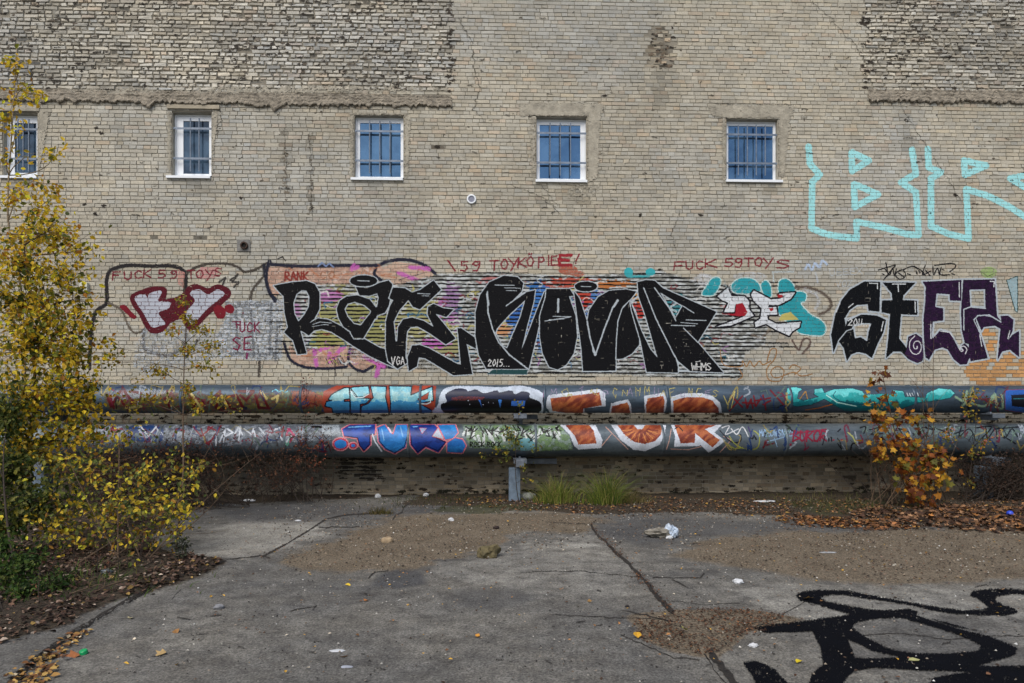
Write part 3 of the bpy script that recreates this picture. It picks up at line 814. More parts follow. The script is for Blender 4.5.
# -- the large black lettering, one part each letter
def letter(label, polys, lines=(), out=1.9, colr=BLK):
    cw.piece('graffiti_letter', label)
    for p in polys:
        pts, holes, sm = (p + ((), False))[:3] if isinstance(p, tuple) and isinstance(p[0], list) else (p, (), False)
        cw.poly(pts, colr, holes=holes, sm=sm, out=(out, OUTL), edge=.12)
    for p in polys:
        pts, holes, sm = (p + ((), False))[:3] if isinstance(p, tuple) and isinstance(p[0], list) else (p, (), False)
        cw.poly(pts, colr, holes=holes, sm=sm, edge=.12)
    for l in lines: cw.stroke(l[0], l[1], l[2] if len(l) > 2 else OUTL)
cw.at(264, 256)
letter('black letter R with a long leg, first of the large black word', [
    ([(52,158),(150,140),(228,133),(272,150),(297,195),(297,282),(270,335),(235,365),(240,402),(195,400),(228,520),(180,526),(155,450),(108,408),(128,380),(110,300),(105,215),(80,190)], ([(157,250),(175,203),(202,183),(227,186),(243,215),(240,270),(215,315),(185,350),(163,310)],)),
    [(235,362),(290,332),(345,340),(420,378),(470,408),(540,445),(620,490),(665,500),(720,520),(770,560),(712,602),(640,570),(560,532),(480,482),(420,442),(360,405),(310,390),(268,398),(240,425),(200,400)]],
    lines=[([(262,365),(300,352),(360,358)], .7), ([(258,377),(320,366),(345,368)], .5)])
letter('black letter A topped by a crown-like oval, second of the large black word', [
    ([(605,285),(565,232),(500,210),(440,216),(405,238),(388,282),(398,330),(425,378),(475,412),(510,400),(522,372),(480,362),(446,325),(430,285),(446,255),(485,245),(535,262),(572,292),(560,330),(600,335)],),
    [(490,165),(555,168),(620,142),(665,130),(684,150),(682,195),(665,268),(645,303),(602,318),(530,440),(480,440),(462,408),(515,372),(572,300),(575,285),(604,270),(612,222),(604,200),(560,213),(510,210)]])
cw.ell(532, 133, 73, 30, BLK, out=(1.8, OUTL)); cw.ell(532, 133, 71, 28, BLK); cw.stroke([(500,132),(562,134)], .8, OUTL)
letter('black letter shaped like a G with angular arms, third of the large black word', [
    [(688,168),(752,172),(790,195),(835,180),(905,130),(945,180),(832,285),(795,272),(770,235),(722,290),(692,350),(702,455),(710,455),(716,380),(742,338),(790,328),(850,345),(905,378),(872,312),(875,272),(905,255),(955,278),(1012,285),(972,326),(915,308),(962,365),(1022,440),(970,472),(880,410),(820,376),(782,380),(764,402),(758,450),(755,545),(772,565),(712,602),(662,560),(650,500),(650,350),(672,268),(690,236),(668,225)]],
    lines=[([(820,200),(885,203)], .7), ([(845,212),(880,214)], .6)])
letter('black zigzag arm running from the third letter into the second word', [
    [(772,614),(766,540),(790,478),(830,474),(880,492),(940,525),(1024,572),(1050,580),(1032,385),(1052,385),(1131,440),(1131,495),(1081,470),(1111,630),(1011,637),(930,588),(860,546),(826,541),(815,590)]])
cw.text('VGA', 680, 580, 42, 20, (206,208,208), lw=.8)
cw.at(448, 256)
letter('black letter K with a rounded head, first of the second black word', [
    ([(205,602),(165,530),(147,430),(147,300),(170,210),(220,140),(300,105),(370,112),(402,145),(392,190),(345,238),(410,195),(465,182),(455,250),(420,380),(392,500),(420,430),(470,300),(515,190),(542,186),(500,300),(472,430),(430,602)], ([(262,385),(325,315),(412,235),(385,330),(345,420),(315,492),(288,480),(252,410)],))],
    lines=[([(210,190),(213,300),(238,390),(270,460),(330,530),(428,604)], 1.3), ([(208,205),(216,260)], 2.0), ([(310,266),(412,195)], 1.0), ([(250,155),(355,157)], .7), ([(300,170),(385,172)], .6), ([(310,184),(365,186)], .6)])
cw.text('2015...', 212, 588, 36, 18, (206,208,208), lw=.8, gap=.3, slant=.2)
cw.poly([(210,630),(240,606),(425,606),(420,632)], (34,70,72), out=(.8, OUTL))
letter('black letter A with a rounded bowl like a boat, second of the second black word', [
    [(525,176),(650,176),(672,212),(645,216),(680,320),(688,430),(670,520),(630,580),(585,606),(540,592),(505,520),(490,430),(490,320),(520,222)]],
    lines=[([(588,232),(586,298)], 2.0), ([(515,348),(650,326)], .8), ([(560,322),(655,324)], .7), ([(540,340),(620,336)], .6)])
cw.ell(735, 163, 60, 27, BLK, out=(1.8, OUTL)); cw.ell(735, 163, 58, 25, BLK); cw.stroke([(710,163),(762,164)], .7, OUTL)
letter('black letter like a joined V and N under a small oval, third of the second black word', [
    [(672,190),(700,225),(742,352),(752,290),(800,220),(860,185),(950,178),(1005,190),(970,235),(930,270),(905,340),(895,450),(893,612),(720,614),(712,500),(692,350)]],
    lines=[([(742,350),(758,440),(785,530),(830,400),(878,275),(900,245)], 1.4), ([(775,500),(785,525)], 2.6), ([(884,270),(905,236)], 2.2)])
letter('black leaf-shaped letter stroke right of the joined V and N', [[(968,240),(1000,300),(1022,420),(1018,475),(980,522),(930,548),(897,550),(900,450),(908,350),(930,282)]],
       lines=[([(978,290),(1005,380)], .8)])
cw.at(600, 256)
letter('wide black final letter R with a white wedge and teal triangle', [
    ([(200,140),(245,128),(292,132),(335,172),(620,298),(520,460),(657,622),(480,614),(415,560),(415,622),(248,619),(215,450),(168,290),(162,248),(205,215)],
     ([(162,245),(205,215),(240,312),(306,542),(268,498),(220,400)], [(320,195),(440,266),(402,332),(362,270)], [(396,520),(415,560),(478,613),(420,612)]))],
    lines=[([(232,170),(300,340),(365,470),(400,540)], 1.1), ([(290,170),(370,280),(404,345)], 1.1), ([(445,385),(522,462)], 1.0), ([(440,266),(500,304)], .9), ([(460,341),(565,344)], .8), ([(380,370),(505,373)], .8), ([(430,355),(520,362)], .6)])
cw.text('WHMS', 488, 608, 36, 24, (206,208,208), lw=.8, gap=.1); cw.stroke([(510,565),(535,560)], .7, (206,208,208))
cw.stroke([(478,646),(740,644)], 1.2, BLK); cw.stroke([(478,634),(740,632)], 1.2, (180,190,190), alpha=.8)

# -- silver and red letters at left
cw.piece('graffiti_letters', 'silver letters with dark red outline behind the thin yellow sapling')
cw.at(88, 256)
RED = (84, 18, 32)
sil = (178, 184, 196)
pk = [(235,215),(290,188),(340,172),(400,172),(415,190),(410,235),(440,235),(500,215),(540,170),(580,158),(640,180),(690,160),(740,175),(757,205),(720,245),(640,310),(560,390),(530,375),(500,330),(440,350),(400,395),(345,405),(310,370),(280,310),(245,260)]
cw.poly(pk, RED, sm=True, out=(3.0, RED), joint=.8)
cw.poly([(250,225),(300,205),(320,225),(330,200),(385,185),(395,200),(375,240),(440,245),(430,280),(380,300),(390,330),(415,360),(380,375),(340,378),(300,310)], sil, sm=True, joint=.3, mott=.12)
cw.poly([(560,185),(600,180),(640,205),(690,180),(725,195),(720,215),(640,280),(560,365),(530,345),(520,300),(560,260),(570,230),(545,205)], sil, sm=True, joint=.3, mott=.12)
for p in ([(170,270),(200,262),(235,300),(262,325),(240,335),(210,310)], [(670,280),(700,262),(735,290),(725,330),(690,330)], [(730,270),(760,258),(782,280),(770,305),(740,300)]): cw.poly(p, (116,24,38), sm=True, mott=.2)
cw.piece('graffiti_text', 'dark red sprayed words above the silver letters at left')
R2 = (116, 36, 50)
cw.poly([(480,70),(520,90),(510,170),(480,150)], (196,140,132), alpha=.6, joint=.2); cw.poly([(600,60),(700,60),(690,110),(640,130),(590,110)], (200,140,140), alpha=.6, joint=.2)
for (t, x, y) in (('F',133,128),('U',195,126),('C',250,120),('K',296,116),('5',375,118),('9',438,120),('T',530,118),('O',575,118),('Y',628,118),('S',675,108)):
    cw.text(t, x, y, 42, 40, R2, lw=1.4, soft=.25, alpha=.9)
cw.piece('graffiti_text', 'small magenta writing on the faded white patch')
R3 = (116, 30, 62)
cw.stroke([(770,352),(815,350)], 1.2, R3); cw.stroke([(790,350),(795,385)], 1.2, R3)
cw.stroke([(792,367),(810,366)], 1.2, R3)
cw.text('UCK', 812, 405, 50, 28, R3, lw=1.3, gap=.35)
cw.text('SE', 775, 500, 66, 40, R3, lw=1.5, gap=.4); cw.dots([(828,305)], 1.6, R3)
cw.stroke([(850,520),(848,545)], 2.2, (120,50,90))

# -- red writing across the top
cw.piece('graffiti_text', 'dark red sprayed line of words above the second black word')
cw.at(448, 256)
R4 = (126, 42, 54)
cw.stroke([(0,25),(38,80)], 1.6, R4, soft=.3)
for (t, x, y, w) in (('5',65,80,42),('9',128,78,46),('T',225,75,46),('O',280,70,38),('Y',325,66,46),('K',372,60,46),('Ö',420,54,36),('P',480,56,34),('I',530,50,30),('E',548,50,34)):
    cw.text(t, x, y, 50, w, R4, lw=1.6, soft=.3, alpha=.9)
cw.text('E', 590, 52, 56, 66, (146,40,50), lw=3.2, soft=.5); cw.text('!', 680, 40, 44, 50, R4, lw=1.5)
cw.piece('graffiti_text', 'dark red sprayed words above the teal and white letters')
cw.at(600, 256)
for (t, x, y, w) in (('F',392,76,56),('U',458,72,40),('C',512,70,36),('K',558,62,64),('5',662,58,46),('9',716,58,44),('T',770,56,44),('O',822,54,40),('Y',868,56,54),('S',935,66,76)):
    cw.text(t, x, y, 44, w, R4, lw=1.4, soft=.25, alpha=.92)

# -- teal piece with white letters
cw.piece('graffiti_letters', 'white letters outlined in black on a cyan cloud with a red patch, right of the black words')
cw.at(688, 256)
TEAL = (44, 150, 162); TO = (190, 214, 212)
cw.stroke([(30,130),(70,100),(120,110),(150,160)], 3, (196,200,204), soft=1, alpha=.6)
cw.ell(330, 110, 90, 26, (190,196,200), alpha=.5, joint=.2); cw.ell(90, 130, 40, 30, (200,204,208), alpha=.55, joint=.2)
for p in ([(75,205),(100,160),(130,120),(165,118),(172,145),(150,190),(125,210)], [(230,160),(260,128),(300,118),(345,125),(375,150),(385,185),(330,200),(250,195)], [(390,150),(415,132),(438,160),(442,215),(415,215),(395,185)], [(482,190),(485,140),(510,122),(545,135),(570,175),(560,200),(500,195)],
          [(560,200),(600,190),(628,205),(622,240),(600,255),(650,310),(710,345),(732,380),(725,415),(690,425),(600,412),(560,380),(480,300),(500,250)]):
    cw.poly(p, TEAL, sm=True, out=(2.0, TO), joint=.7)
cw.poly([(500,310),(545,298),(590,340),(480,345)], (186,176,104))
cw.poly([(270,260),(300,240),(320,300),(300,325),(180,310),(190,280)], (150,30,44))
K2 = (20, 18, 26)
EW = [(350,185),(400,210),(440,232),(490,228),(520,212),(480,208),(490,200),(570,195),(545,230),(480,262),(430,262),(425,275),(470,272),(475,312),(420,315),(425,340),(470,362),(600,352),(592,380),(555,402),(538,425),(470,395),(415,362),(360,380),(355,355),(385,335),(392,280),(350,240),(335,205)]
DW = [(155,215),(212,170),(230,215),(300,215),(325,240),(325,285),(350,318),(290,345),(230,370),(150,378),(270,335),(300,320),(255,255),(245,300),(190,300),(215,250),(180,235)]
for p_ in (DW, EW): cw.poly(p_, K2, out=(3.2, K2))
for p_ in (DW, EW): cw.poly(p_, (206,212,218), joint=.5, edge=.12)
cw.poly([(255,258),(290,250),(318,300),(300,322),(250,312)], (150,30,44))
cw.poly([(430,280),(450,275),(455,290),(440,295)], (160,30,40)); cw.poly([(475,205),(500,208),(505,220),(478,224)], (160,40,44))
cw.stroke([(575,170),(640,168),(720,200),(762,250),(745,290),(700,310)], 2.6, (92,82,74), sm=True, soft=.9)
cw.stroke([(620,180),(680,200),(700,240),(680,280)], 3, (190,196,202), soft=1.0, alpha=.5)
cw.stroke([(555,450),(590,500),(610,450),(640,440),(650,470),(610,520)], 1.8, (96,80,74), sm=True, soft=.6)
cw.stroke([(340,420),(390,440),(430,400)], 2.5, (110,96,84), soft=1, alpha=.6)
for q in range(12): cw.stroke([(RNG.uniform(160,330), RNG.uniform(120,240)) for _ in range(2)], .8, (150,170,176), alpha=.35)
cw.piece('graffiti_text', 'thin ochre looping tags low on the wall right of the black words')
OC = (150, 112, 70)
cw.stroke([(420,560),(440,500),(470,500),(460,550),(420,600),(430,660),(490,665),(510,610),(470,590),(440,620),(470,650),(560,620),(600,640),(660,630)], 1.0, OC, sm=True, soft=.2)
cw.stroke([(170,500),(190,580),(280,590),(290,560),(310,590),(330,560),(350,590),(380,560),(400,580),(440,560)], 1.0, OC, sm=True, soft=.2)
cw.stroke([(270,600),(290,640),(265,660)], 1.0, OC, sm=True); cw.stroke([(540,600),(560,580),(600,600),(570,630)], 1.0, OC, sm=True)
cw.piece('graffiti_text', 'thin pale blue scribble right of the cyan cloud')
cw.stroke([(625,70),(640,45),(660,75),(675,40),(700,60),(715,25),(740,45)], 2.2, (176,196,222), sm=True, soft=.5, alpha=.8); cw.stroke([(680,90),(690,140)], 1.6, (186,196,206), soft=.4, alpha=.7)
cw.stroke([(450,85),(560,85)], 1.6, (186,200,204), alpha=.6); cw.stroke([(452,85),(455,140)], 1.4, (186,200,204), alpha=.6)
for q, t in enumerate('UEEEX'): cw.text(t, 755 + q * 36, 105 - q * 2, 34, 28, (176,184,188), lw=.8, alpha=.8)
cw.text('VOZ', 790, 165, 34, 24, (176,184,188), lw=.8, alpha=.75)
cw.piece('graffiti_letters', 'black letters S and T with white shine lines near the right edge')
cw.at(820, 256)
DKB = (6, 9, 15)
SA = [(70,515),(58,420),(80,310),(115,232),(160,178),(235,136),(320,138),(315,298),(258,292),(252,258),(195,262),(155,290),(130,332),(135,375),(180,365),(165,392),(130,410),(95,455)]
SB = [(135,375),(145,340),(220,312),(300,318),(352,340),(335,410),(305,470),(275,545),(240,520),(200,512),(165,525),(142,560),(125,490),(98,455),(135,405),(175,385),(185,440),(215,433),(250,455),(258,400),(272,360),(225,358),(180,368)]
ST = [(332,142),(508,142),(442,212),(440,235),(515,238),(518,315),(430,312),(425,380),(420,440),(460,490),(470,430),(510,415),(545,440),(556,500),(545,560),(515,572),(470,550),(430,510),(390,510),(350,545),(362,440),(372,310),(326,300),(328,238),(385,235),(380,200)]
for p_ in (SA, SB, ST): cw.poly(p_, DKB, out=(3.0, OUTL))
for p_ in (SA, SB, ST): cw.poly(p_, DKB, edge=.12)
cw.stroke([(130,334),(148,345),(220,308),(300,302),(352,338)], 1.0, OUTL); cw.stroke([(95,455),(140,400),(172,388)], 1.0, OUTL)
cw.poly([(465,490),(475,430),(510,418),(543,442),(554,500),(543,558),(515,568),(480,555),(450,520)], (48,26,60), edge=.15)
cw.text('2011...', 148, 372, 36, 22, (200,204,206), lw=.9, gap=.2, slant=.15)
sp = [(512 + (6 + 4.2 * t) * math.cos(t * .9) * .75, 482 + (6 + 4.2 * t) * math.sin(t * .9)) for t in range(13)]
cw.stroke(sp, .9, (200,200,206), sm=True)
for l in ([(262,145),(305,147),(305,175)], [(385,150),(455,150)], [(415,155),(417,190)], [(505,245),(507,300)], [(85,300),(105,250)], [(335,350),(325,400)], [(150,275),(175,255)]): cw.stroke(l, .9, (200,206,210))
cw.piece('graffiti_letters', 'purple letters E and R with curled feet at the right edge')
PU = (40, 22, 50)
def purp(U, V):
    r = fbm(U * .5, V * .9, 77)
    return np.where(r > .5, ci((44,20,54)), ci((30,15,40))).astype(np.int16)
E1 = [(545,138),(752,128),(752,240),(690,238),(690,205),(620,200),(612,272),(655,280),(655,345),(600,350),(595,430),(600,440),(640,395),(690,410),(720,460),(740,500),(765,505),(750,480),(770,465),(795,490),(798,540),(780,578),(745,580),(710,550),(680,500),(650,488),(610,500),(580,555),(560,540),(552,440),(550,330),(560,240),(562,165)]
E2 = [(762,128),(930,125),(942,320),(965,350),(930,335),(900,318),(860,320),(830,330),(830,345),(860,440),(895,545),(800,562),(790,470),(770,465),(755,400),(750,290)]
H2 = [(795,180),(878,178),(880,278),(800,272)]
E3 = [(830,330),(860,316),(930,330),(965,350),(960,320),(1000,318),(1030,340),(1025,400),(1000,450),(1024,420),(1060,400),(1060,540),(1010,500),(970,510),(945,555),(955,440),(960,390),(930,372),(870,380),(860,400)]
for p, h in ((E1, ()), (E2, (H2,)), (E3, ())): cw.poly(p, purp, holes=h, out=(3.2, OUTL), edge=.15)
for p, h in ((E1, ()), (E2, (H2,)), (E3, ())): cw.poly(p, purp, holes=h, edge=.15)
cw.stroke([(765,395),(765,285),(800,272),(880,280)], 1.1, OUTL); cw.stroke([(820,345),(870,450),(893,540)], .9, OUTL); cw.stroke([(820,340),(840,318),(900,315),(962,352)], 1.2, OUTL)
sp = [(757 + (3 + 3.0 * t) * math.cos(t * .9), 500 + (3 + 3.0 * t) * math.sin(t * .9)) for t in range(9)]
cw.stroke(sp, .9, (200,200,206), sm=True)
for l in ([(740,140),(742,220)], [(905,135),(928,137),(925,165)], [(640,400),(690,408),(705,430)], [(590,440),(590,365)], [(850,420),(860,480)], [(1000,440),(1010,400)]): cw.stroke(l, .9, (200,206,210))
cw.poly([(995,130),(1024,120),(1050,110),(1050,300),(1040,290)], (150,176,184), out=(1.4, (30,60,56)), alpha=.9)
cw.piece('graffiti_text', 'black marker tag written above the black and purple letters')
for pl in ([(310,75),(360,60),(400,50),(380,75),(340,125)], [(350,35),(362,105)], [(345,70),(370,100),(385,65),(395,105),(405,70)], [(425,75),(400,100),(425,125),(455,105),(440,75),(410,85)], [(415,90),(445,110)], [(440,75),(490,55),(520,70)], [(500,55),(540,80),(560,105)],
           [(560,50),(545,100),(590,80)], [(560,75),(585,105)], [(600,60),(605,100),(625,65),(635,100)], [(645,60),(640,98),(690,100)], [(610,50),(700,40),(722,55),(690,85)], [(330,95),(340,100)], [(465,95),(480,100)], [(650,72),(660,76)], [(700,95),(715,100)], [(510,80),(515,95)], [(525,78),(532,92)]):
    cw.stroke(pl, 1.15, (22,22,26), sm=True)
cw.piece('graffiti_smiley', 'small pale green circle of paint above the purple letters')
cw.ell(898, 88, 44, 30, (150,178,112), alpha=.75, joint=.2)
cw.stroke([(870,92),(890,110),(925,95)], .7, (84,96,60))
cw.export(wall_map, M['spray'], building)
# small black scratches low at left
# ======================= pale turquoise letters high at right
c2 = Canvas(796, 140, 1030, 250)
gu, gv = np.meshgrid(c2.u0 + (np.arange(c2.W) + .5) / c2.S, c2.v0 + (np.arange(c2.H) + .5) / c2.S)
gx, gz = on_wall(gu, gv); c2.dep, c2.joint = wall_front(gx, gz); c2.flag = c2.joint.astype(np.int32)
c2.piece('graffiti_outline_letters', 'pale turquoise roller-painted outline letters high on the wall at right')
c2.at(792, 130, 4.414)
TQ = (158, 220, 224)
for pl in ([(72,75),(78,150),(122,198),(88,230),(85,435),(155,462),(285,480),(283,405),(420,435),(505,460),(558,465),(545,275),(480,232),(545,195),(528,88)],
           [(262,102),(264,182),(338,135),(265,100)], [(272,240),(276,340),(378,285),(275,240)], [(598,85),(602,165),(655,188),(612,215),(612,425),(690,460),(778,480),(768,262),(860,290),(950,335),(1030,385)],
           [(758,135),(762,198),(856,158),(758,135)], [(1035,200),(962,215),(1030,255)]):
    c2.stroke(pl, 6.5, TQ, joint=.55, soft=.45)
c2.export(wall_map, M['spray'], building)

# ======================= cracks, patches of render and soot on the wall
def sheet(canvas, name, label, mat, off=0.004):
    def mp(U0, U1, V0, V1, c, rr, cc_):
        Q = []
        for u, v in ((U0, V1), (U1, V1), (U1, V0), (U0, V0)):
            X, Z = on_wall(u, v); Q.append(np.stack([X, np.full_like(X, WALL - 0.0165 - off), Z], -1))
        return np.stack(Q, 1), np.ones(len(U0), bool)
    canvas.piece(name, label); return mp
c3 = Canvas(-4, 0, 1028, 250, S=2)
mp = sheet(c3, 'render_patch', 'smears of old render around the windows', M['render'])
RC = (150, 140, 118)
def rp(pts, **k): c3.poly(pts, RC, edge=1.2, mott=k.get('m', 0.15) + .18)
c3.at(0, 0, 1)
rp([(518,104),(530,103),(600,104),(601,114),(590,118),(588,180),(598,178),(600,120),(602,112),(604,106)]); rp([(519,104),(602,104),(600,116),(520,116)]); rp([(588,112),(600,114),(597,150),(592,182),(588,182)])
rp([(530,117),(535,117),(535,182),(531,175)], m=.4); rp([(708,106),(778,105),(795,107),(790,118),(727,118),(712,116)]); rp([(779,112),(790,116),(786,150),(784,178),(779,176)])
rp([(725,118),(722,120),(722,180),(725,184)], m=.3); rp([(349,113),(408,113),(408,115),(349,115)]); rp([(405,115),(411,118),(408,178),(405,178)], m=.25); rp([(350,116),(353,116),(353,178),(350,178)], m=.2)
rp([(213,110),(219,112),(214,150),(212,176)], m=.2); rp([(168,112),(171,112),(171,172),(168,170)], m=.2); rp([(39,110),(50,112),(44,150),(38,176)], m=.2)
rp([(0, 94), (120, 88), (300, 86), (448, 87), (448, 91), (0, 98)], m=.45)
rp([(560,184),(600,184),(590,205),(570,200)], m=.55); rp([(60,95),(110,92),(180,94),(178,100),(70,103)], m=.5)
def flat_map(off):
    def mp(U0, U1, V0, V1, c, rr, cc_):
        Q = []
        for u, v in ((U0, V1), (U1, V1), (U1, V0), (U0, V0)):
            X, Z = on_wall(u, v); Q.append(np.stack([X, np.full_like(X, WALL - off), Z], -1))
        return np.stack(Q, 1), np.ones(len(U0), bool)
    return mp
c3.export(flat_map(0.0195), M['render'], building)
c4 = Canvas(-4, 0, 1028, 490, S=3)
c4.at(0, 0, 1); c4.piece('wall_crack', 'stepped dark cracks in the brickwork')
CK = (96, 89, 78)
def crack(pts, w=.9):
    P = []
    for (a, b) in zip(pts[:-1], pts[1:]):
        nn = max(2, int(math.hypot(b[0]-a[0], b[1]-a[1]) / 3))
        for i in range(nn):
            t = i / nn; P.append((a[0] + (b[0]-a[0]) * t + RNG.normal(0, .9), a[1] + (b[1]-a[1]) * t + RNG.normal(0, .5)))
    P.append(pts[-1]); c4.stroke(P, w * .75, CK, alpha=.6)
crack([(812,2),(830,18),(848,38),(858,48),(864,62)], .9); crack([(458,18),(472,44),(474,70),(480,88),(474,110),(484,122)], .8); crack([(510,184),(546,200),(560,214)], .7)
crack([(900,105),(912,125),(925,145),(948,180),(960,200)], .6); crack([(310,135),(311,165),(312,215)], .8); crack([(540,184),(550,196),(558,206)], .7); crack([(220,108),(221,120),(214,140)], .9)
crack([(520,105),(600,103),(604,112)], .9); crack([(714,104),(792,105)], .9); crack([(680,210),(672,235),(676,250)], .5); crack([(285,128),(287,185)], .7)
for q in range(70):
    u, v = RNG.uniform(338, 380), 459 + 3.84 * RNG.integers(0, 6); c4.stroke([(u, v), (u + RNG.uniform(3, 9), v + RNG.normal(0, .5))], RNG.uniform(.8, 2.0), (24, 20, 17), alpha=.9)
for q in range(170):
    u, v = RNG.uniform(0, 1024), RNG.uniform(5, 250)
    if any(h['o'][0] - 6 < u < h['o'][2] + 8 and h['o'][1] - 6 < v < h['o'][3] + 8 for h in WIN): continue
    crack([(u, v), (u + RNG.normal(0, 3.5), v + RNG.normal(0, 1.2))], RNG.uniform(.5, 1.7))
c4.export(flat_map(0.0172), simple('crack_shadow_dirt', (44, 40, 34), .95), building)

# spalled spots and chipped joints over the whole wall, plus shade painted by the pipes
c5 = Canvas(-4, 0, 1028, 500, S=3)
gu, gv = np.meshgrid(c5.u0 + (np.arange(c5.W) + .5) / c5.S, c5.v0 + (np.arange(c5.H) + .5) / c5.S)
gx, gz = on_wall(gu, gv); c5.dep, c5.joint = wall_front(gx, gz); c5.flag = c5.joint.astype(np.int32)
c5.piece('wall_chip_and_shade', 'dark chips and broken joints in the brickwork, with painted shade around the pipes'); c5.at(0, 0, 1)
def chip_or_shade(u, v, w, h, k=(58, 52, 45), m_=.42):
    n_ = 9; pts = [(u + w * math.cos(6.283 * i / n_) * RNG.uniform(.4, 1.3), v + h * math.sin(6.283 * i / n_) * RNG.uniform(.4, 1.3)) for i in range(n_)]
    c5.poly(pts, k, edge=.5, mott=m_)
inwin = lambda u, v: any(h['o'][0] - 5 < u < h['o'][2] + 6 and h['o'][1] - 5 < v < h['o'][3] + 7 for h in WIN)
for q in range(1500):      # rough panels
    if RNG.random() < .72: u, v = RNG.uniform(-4, 452), RNG.uniform(0, 90)
    else: u, v = RNG.uniform(866, 1028), RNG.uniform(0, 91)
    if vnoise(u * .035, v * .06, 19) + RNG.random() * .6 < .72: continue
    chip_or_shade(u, v, RNG.uniform(1, 4.2), RNG.uniform(.5, 1.3), (52, 47, 42) if q % 3 else (92, 84, 74))
for q in range(26): chip_or_shade(450 + RNG.normal(0, 2), RNG.uniform(0, 92), RNG.uniform(1.5, 4), RNG.uniform(.8, 2)); chip_or_shade(865 + RNG.normal(0, 2), RNG.uniform(0, 92), RNG.uniform(1.5, 4), RNG.uniform(.8, 2))
for q in range(60): chip_or_shade(RNG.uniform(648, 673), RNG.uniform(28, 69), RNG.uniform(1, 4), RNG.uniform(.5, 1.6), (46, 41, 36) if q % 2 else (110, 98, 84))
for q in range(520):
    u, v = RNG.uniform(0, 1024), RNG.uniform(0, 380)
    if inwin(u, v) or (255 < v and 100 < u): continue
    chip_or_shade(u, v, RNG.uniform(.6, 2.4), RNG.uniform(.4, 1.0), (84, 78, 68))
for (u, v) in ((437,147),(96,128),(101,133),(84,205),(96,214),(104,206),(200,70),(241,198),(312,208),(605,96),(535,110),(530,116),(700,215),(955,195),(905,120),(660,270),(45,222),(640,215),(880,18)): chip_or_shade(u, v, 2.6, 1.8, (44, 39, 34), .3)
for q in range(420): chip_or_shade(RNG.uniform(60, 1024), RNG.uniform(410, 427), RNG.uniform(1, 6), RNG.uniform(.5, 1.5), (38, 33, 28) if q % 2 else (66, 58, 48))  # dense dark spots paint grime and shade between and below the pipes
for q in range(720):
    u, v = RNG.uniform(200, 1024), RNG.uniform(415, 492); chip_or_shade(u, v, RNG.uniform(1, 5), RNG.uniform(.5, 1.4), (40, 35, 30) if q % 2 else (70, 62, 52))
for q in range(140): chip_or_shade(RNG.uniform(100, 1024), 493 + RNG.normal(0, 2), RNG.uniform(2, 8), RNG.uniform(.8, 2.4), (34, 34, 24) if q % 2 else (48, 42, 34))
for q in range(30): chip_or_shade(285 + RNG.normal(0, 1.8), RNG.uniform(128, 200), 1.6, 1.2, (118, 110, 97), .5); chip_or_shade(311 + RNG.normal(0, 1.2), RNG.uniform(130, 214), 1.2, 1.2, (104, 97, 84), .5)
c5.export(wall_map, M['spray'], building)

# ------------------------------------------------------------------ the two pipes
YP = WALL - 0.56
UP = dict(y=YP, z=1.832, r=0.255)
LO = dict(y=YP, z=1.082, r=0.300)
def make_pipe(label, p, mat, seams, bands):
    root = thing('district_heating_pipe', label, 'pipe', (0, p['y'], p['z'] - p['r']))
    nx = 400; ns = 48
    xs_ = np.linspace(XL + .2, XR - .2, nx); th = np.linspace(0, 2 * np.pi, ns, endpoint=False)
    rr = p['r'] + (fbm(xs_[:, None] * 1.5 + 0 * th, th[None] * 2 + 0 * xs_[:, None], 3) - .5) * 0.0 * np.ones((nx, ns))
    v = np.stack([np.repeat(xs_[:, None], ns, 1), p['y'] + rr * np.cos(th)[None], p['z'] + rr * np.sin(th)[None]], -1).reshape(-1, 3)
    i = np.arange(nx - 1)[:, None] * ns; j = np.arange(ns)[None]; j2 = (j + 1) % ns
    f = np.stack([i + j, i + j2, i + ns + j2, i + ns + j], -1).reshape(-1, 4)
    mesh_obj('cladding', v, f, mat, root, smooth=True)
    for u in seams:
        x = float(on_wall(u, 400, p['y'] - p['r'])[0])
        m = MB()
        R = p['r'] + .007
        vv = []
        for k in range(ns):
            t = 2 * math.pi * k / ns
            for (dx, rr_) in ((-.026, p['r'] - .002), (-.020, R), (.020, R), (.026, p['r'] - .002)):
                vv.append((x + dx, p['y'] + rr_ * math.cos(t), p['z'] + rr_ * math.sin(t)))
        ff = [(k * 4 + q, k * 4 + q + 1, ((k + 1) % ns) * 4 + q + 1, ((k + 1) % ns) * 4 + q) for k in range(ns) for q in range(3)]
        m.add(vv, ff); m.build('seam_band', mat, root, smooth=True)
    return root
pipe_up = make_pipe('upper blue-grey heating pipe along the wall, painted with orange and pale blue letters', UP, M['pipe_up'], (-60, 62, 180, 300, 420, 545, 668, 792, 916, 1040), ())
pipe_lo = make_pipe('lower thicker silver heating pipe along the wall, painted with dark blue letters TUR!', LO, M['pipe_low'], (-100, 30, 158, 284, 408, 536, 664, 788, 912, 1036), ())
def pmap(p):
    def mp(U0, U1, V0, V1, c, rr, cc_):
        Q = []; ok = np.ones(len(U0), bool)
        for u, v in ((U0, V1), (U1, V1), (U1, V0), (U0, V0)):
            X, Y, Z, g = on_pipe(u, v, p['y'], p['z'], p['r'] + .0025 if True else 0); ok &= g
            Q.append(np.stack([X, Y, Z], -1))
        return np.stack(Q, 1), ok
    return mp
u_ = Canvas(60, 383, 1030, 416, S=3)
u_.piece('graffiti_scrawl', 'dark red and yellow scrawl at the left part of the upper pipe')
u_.at(96, 380)
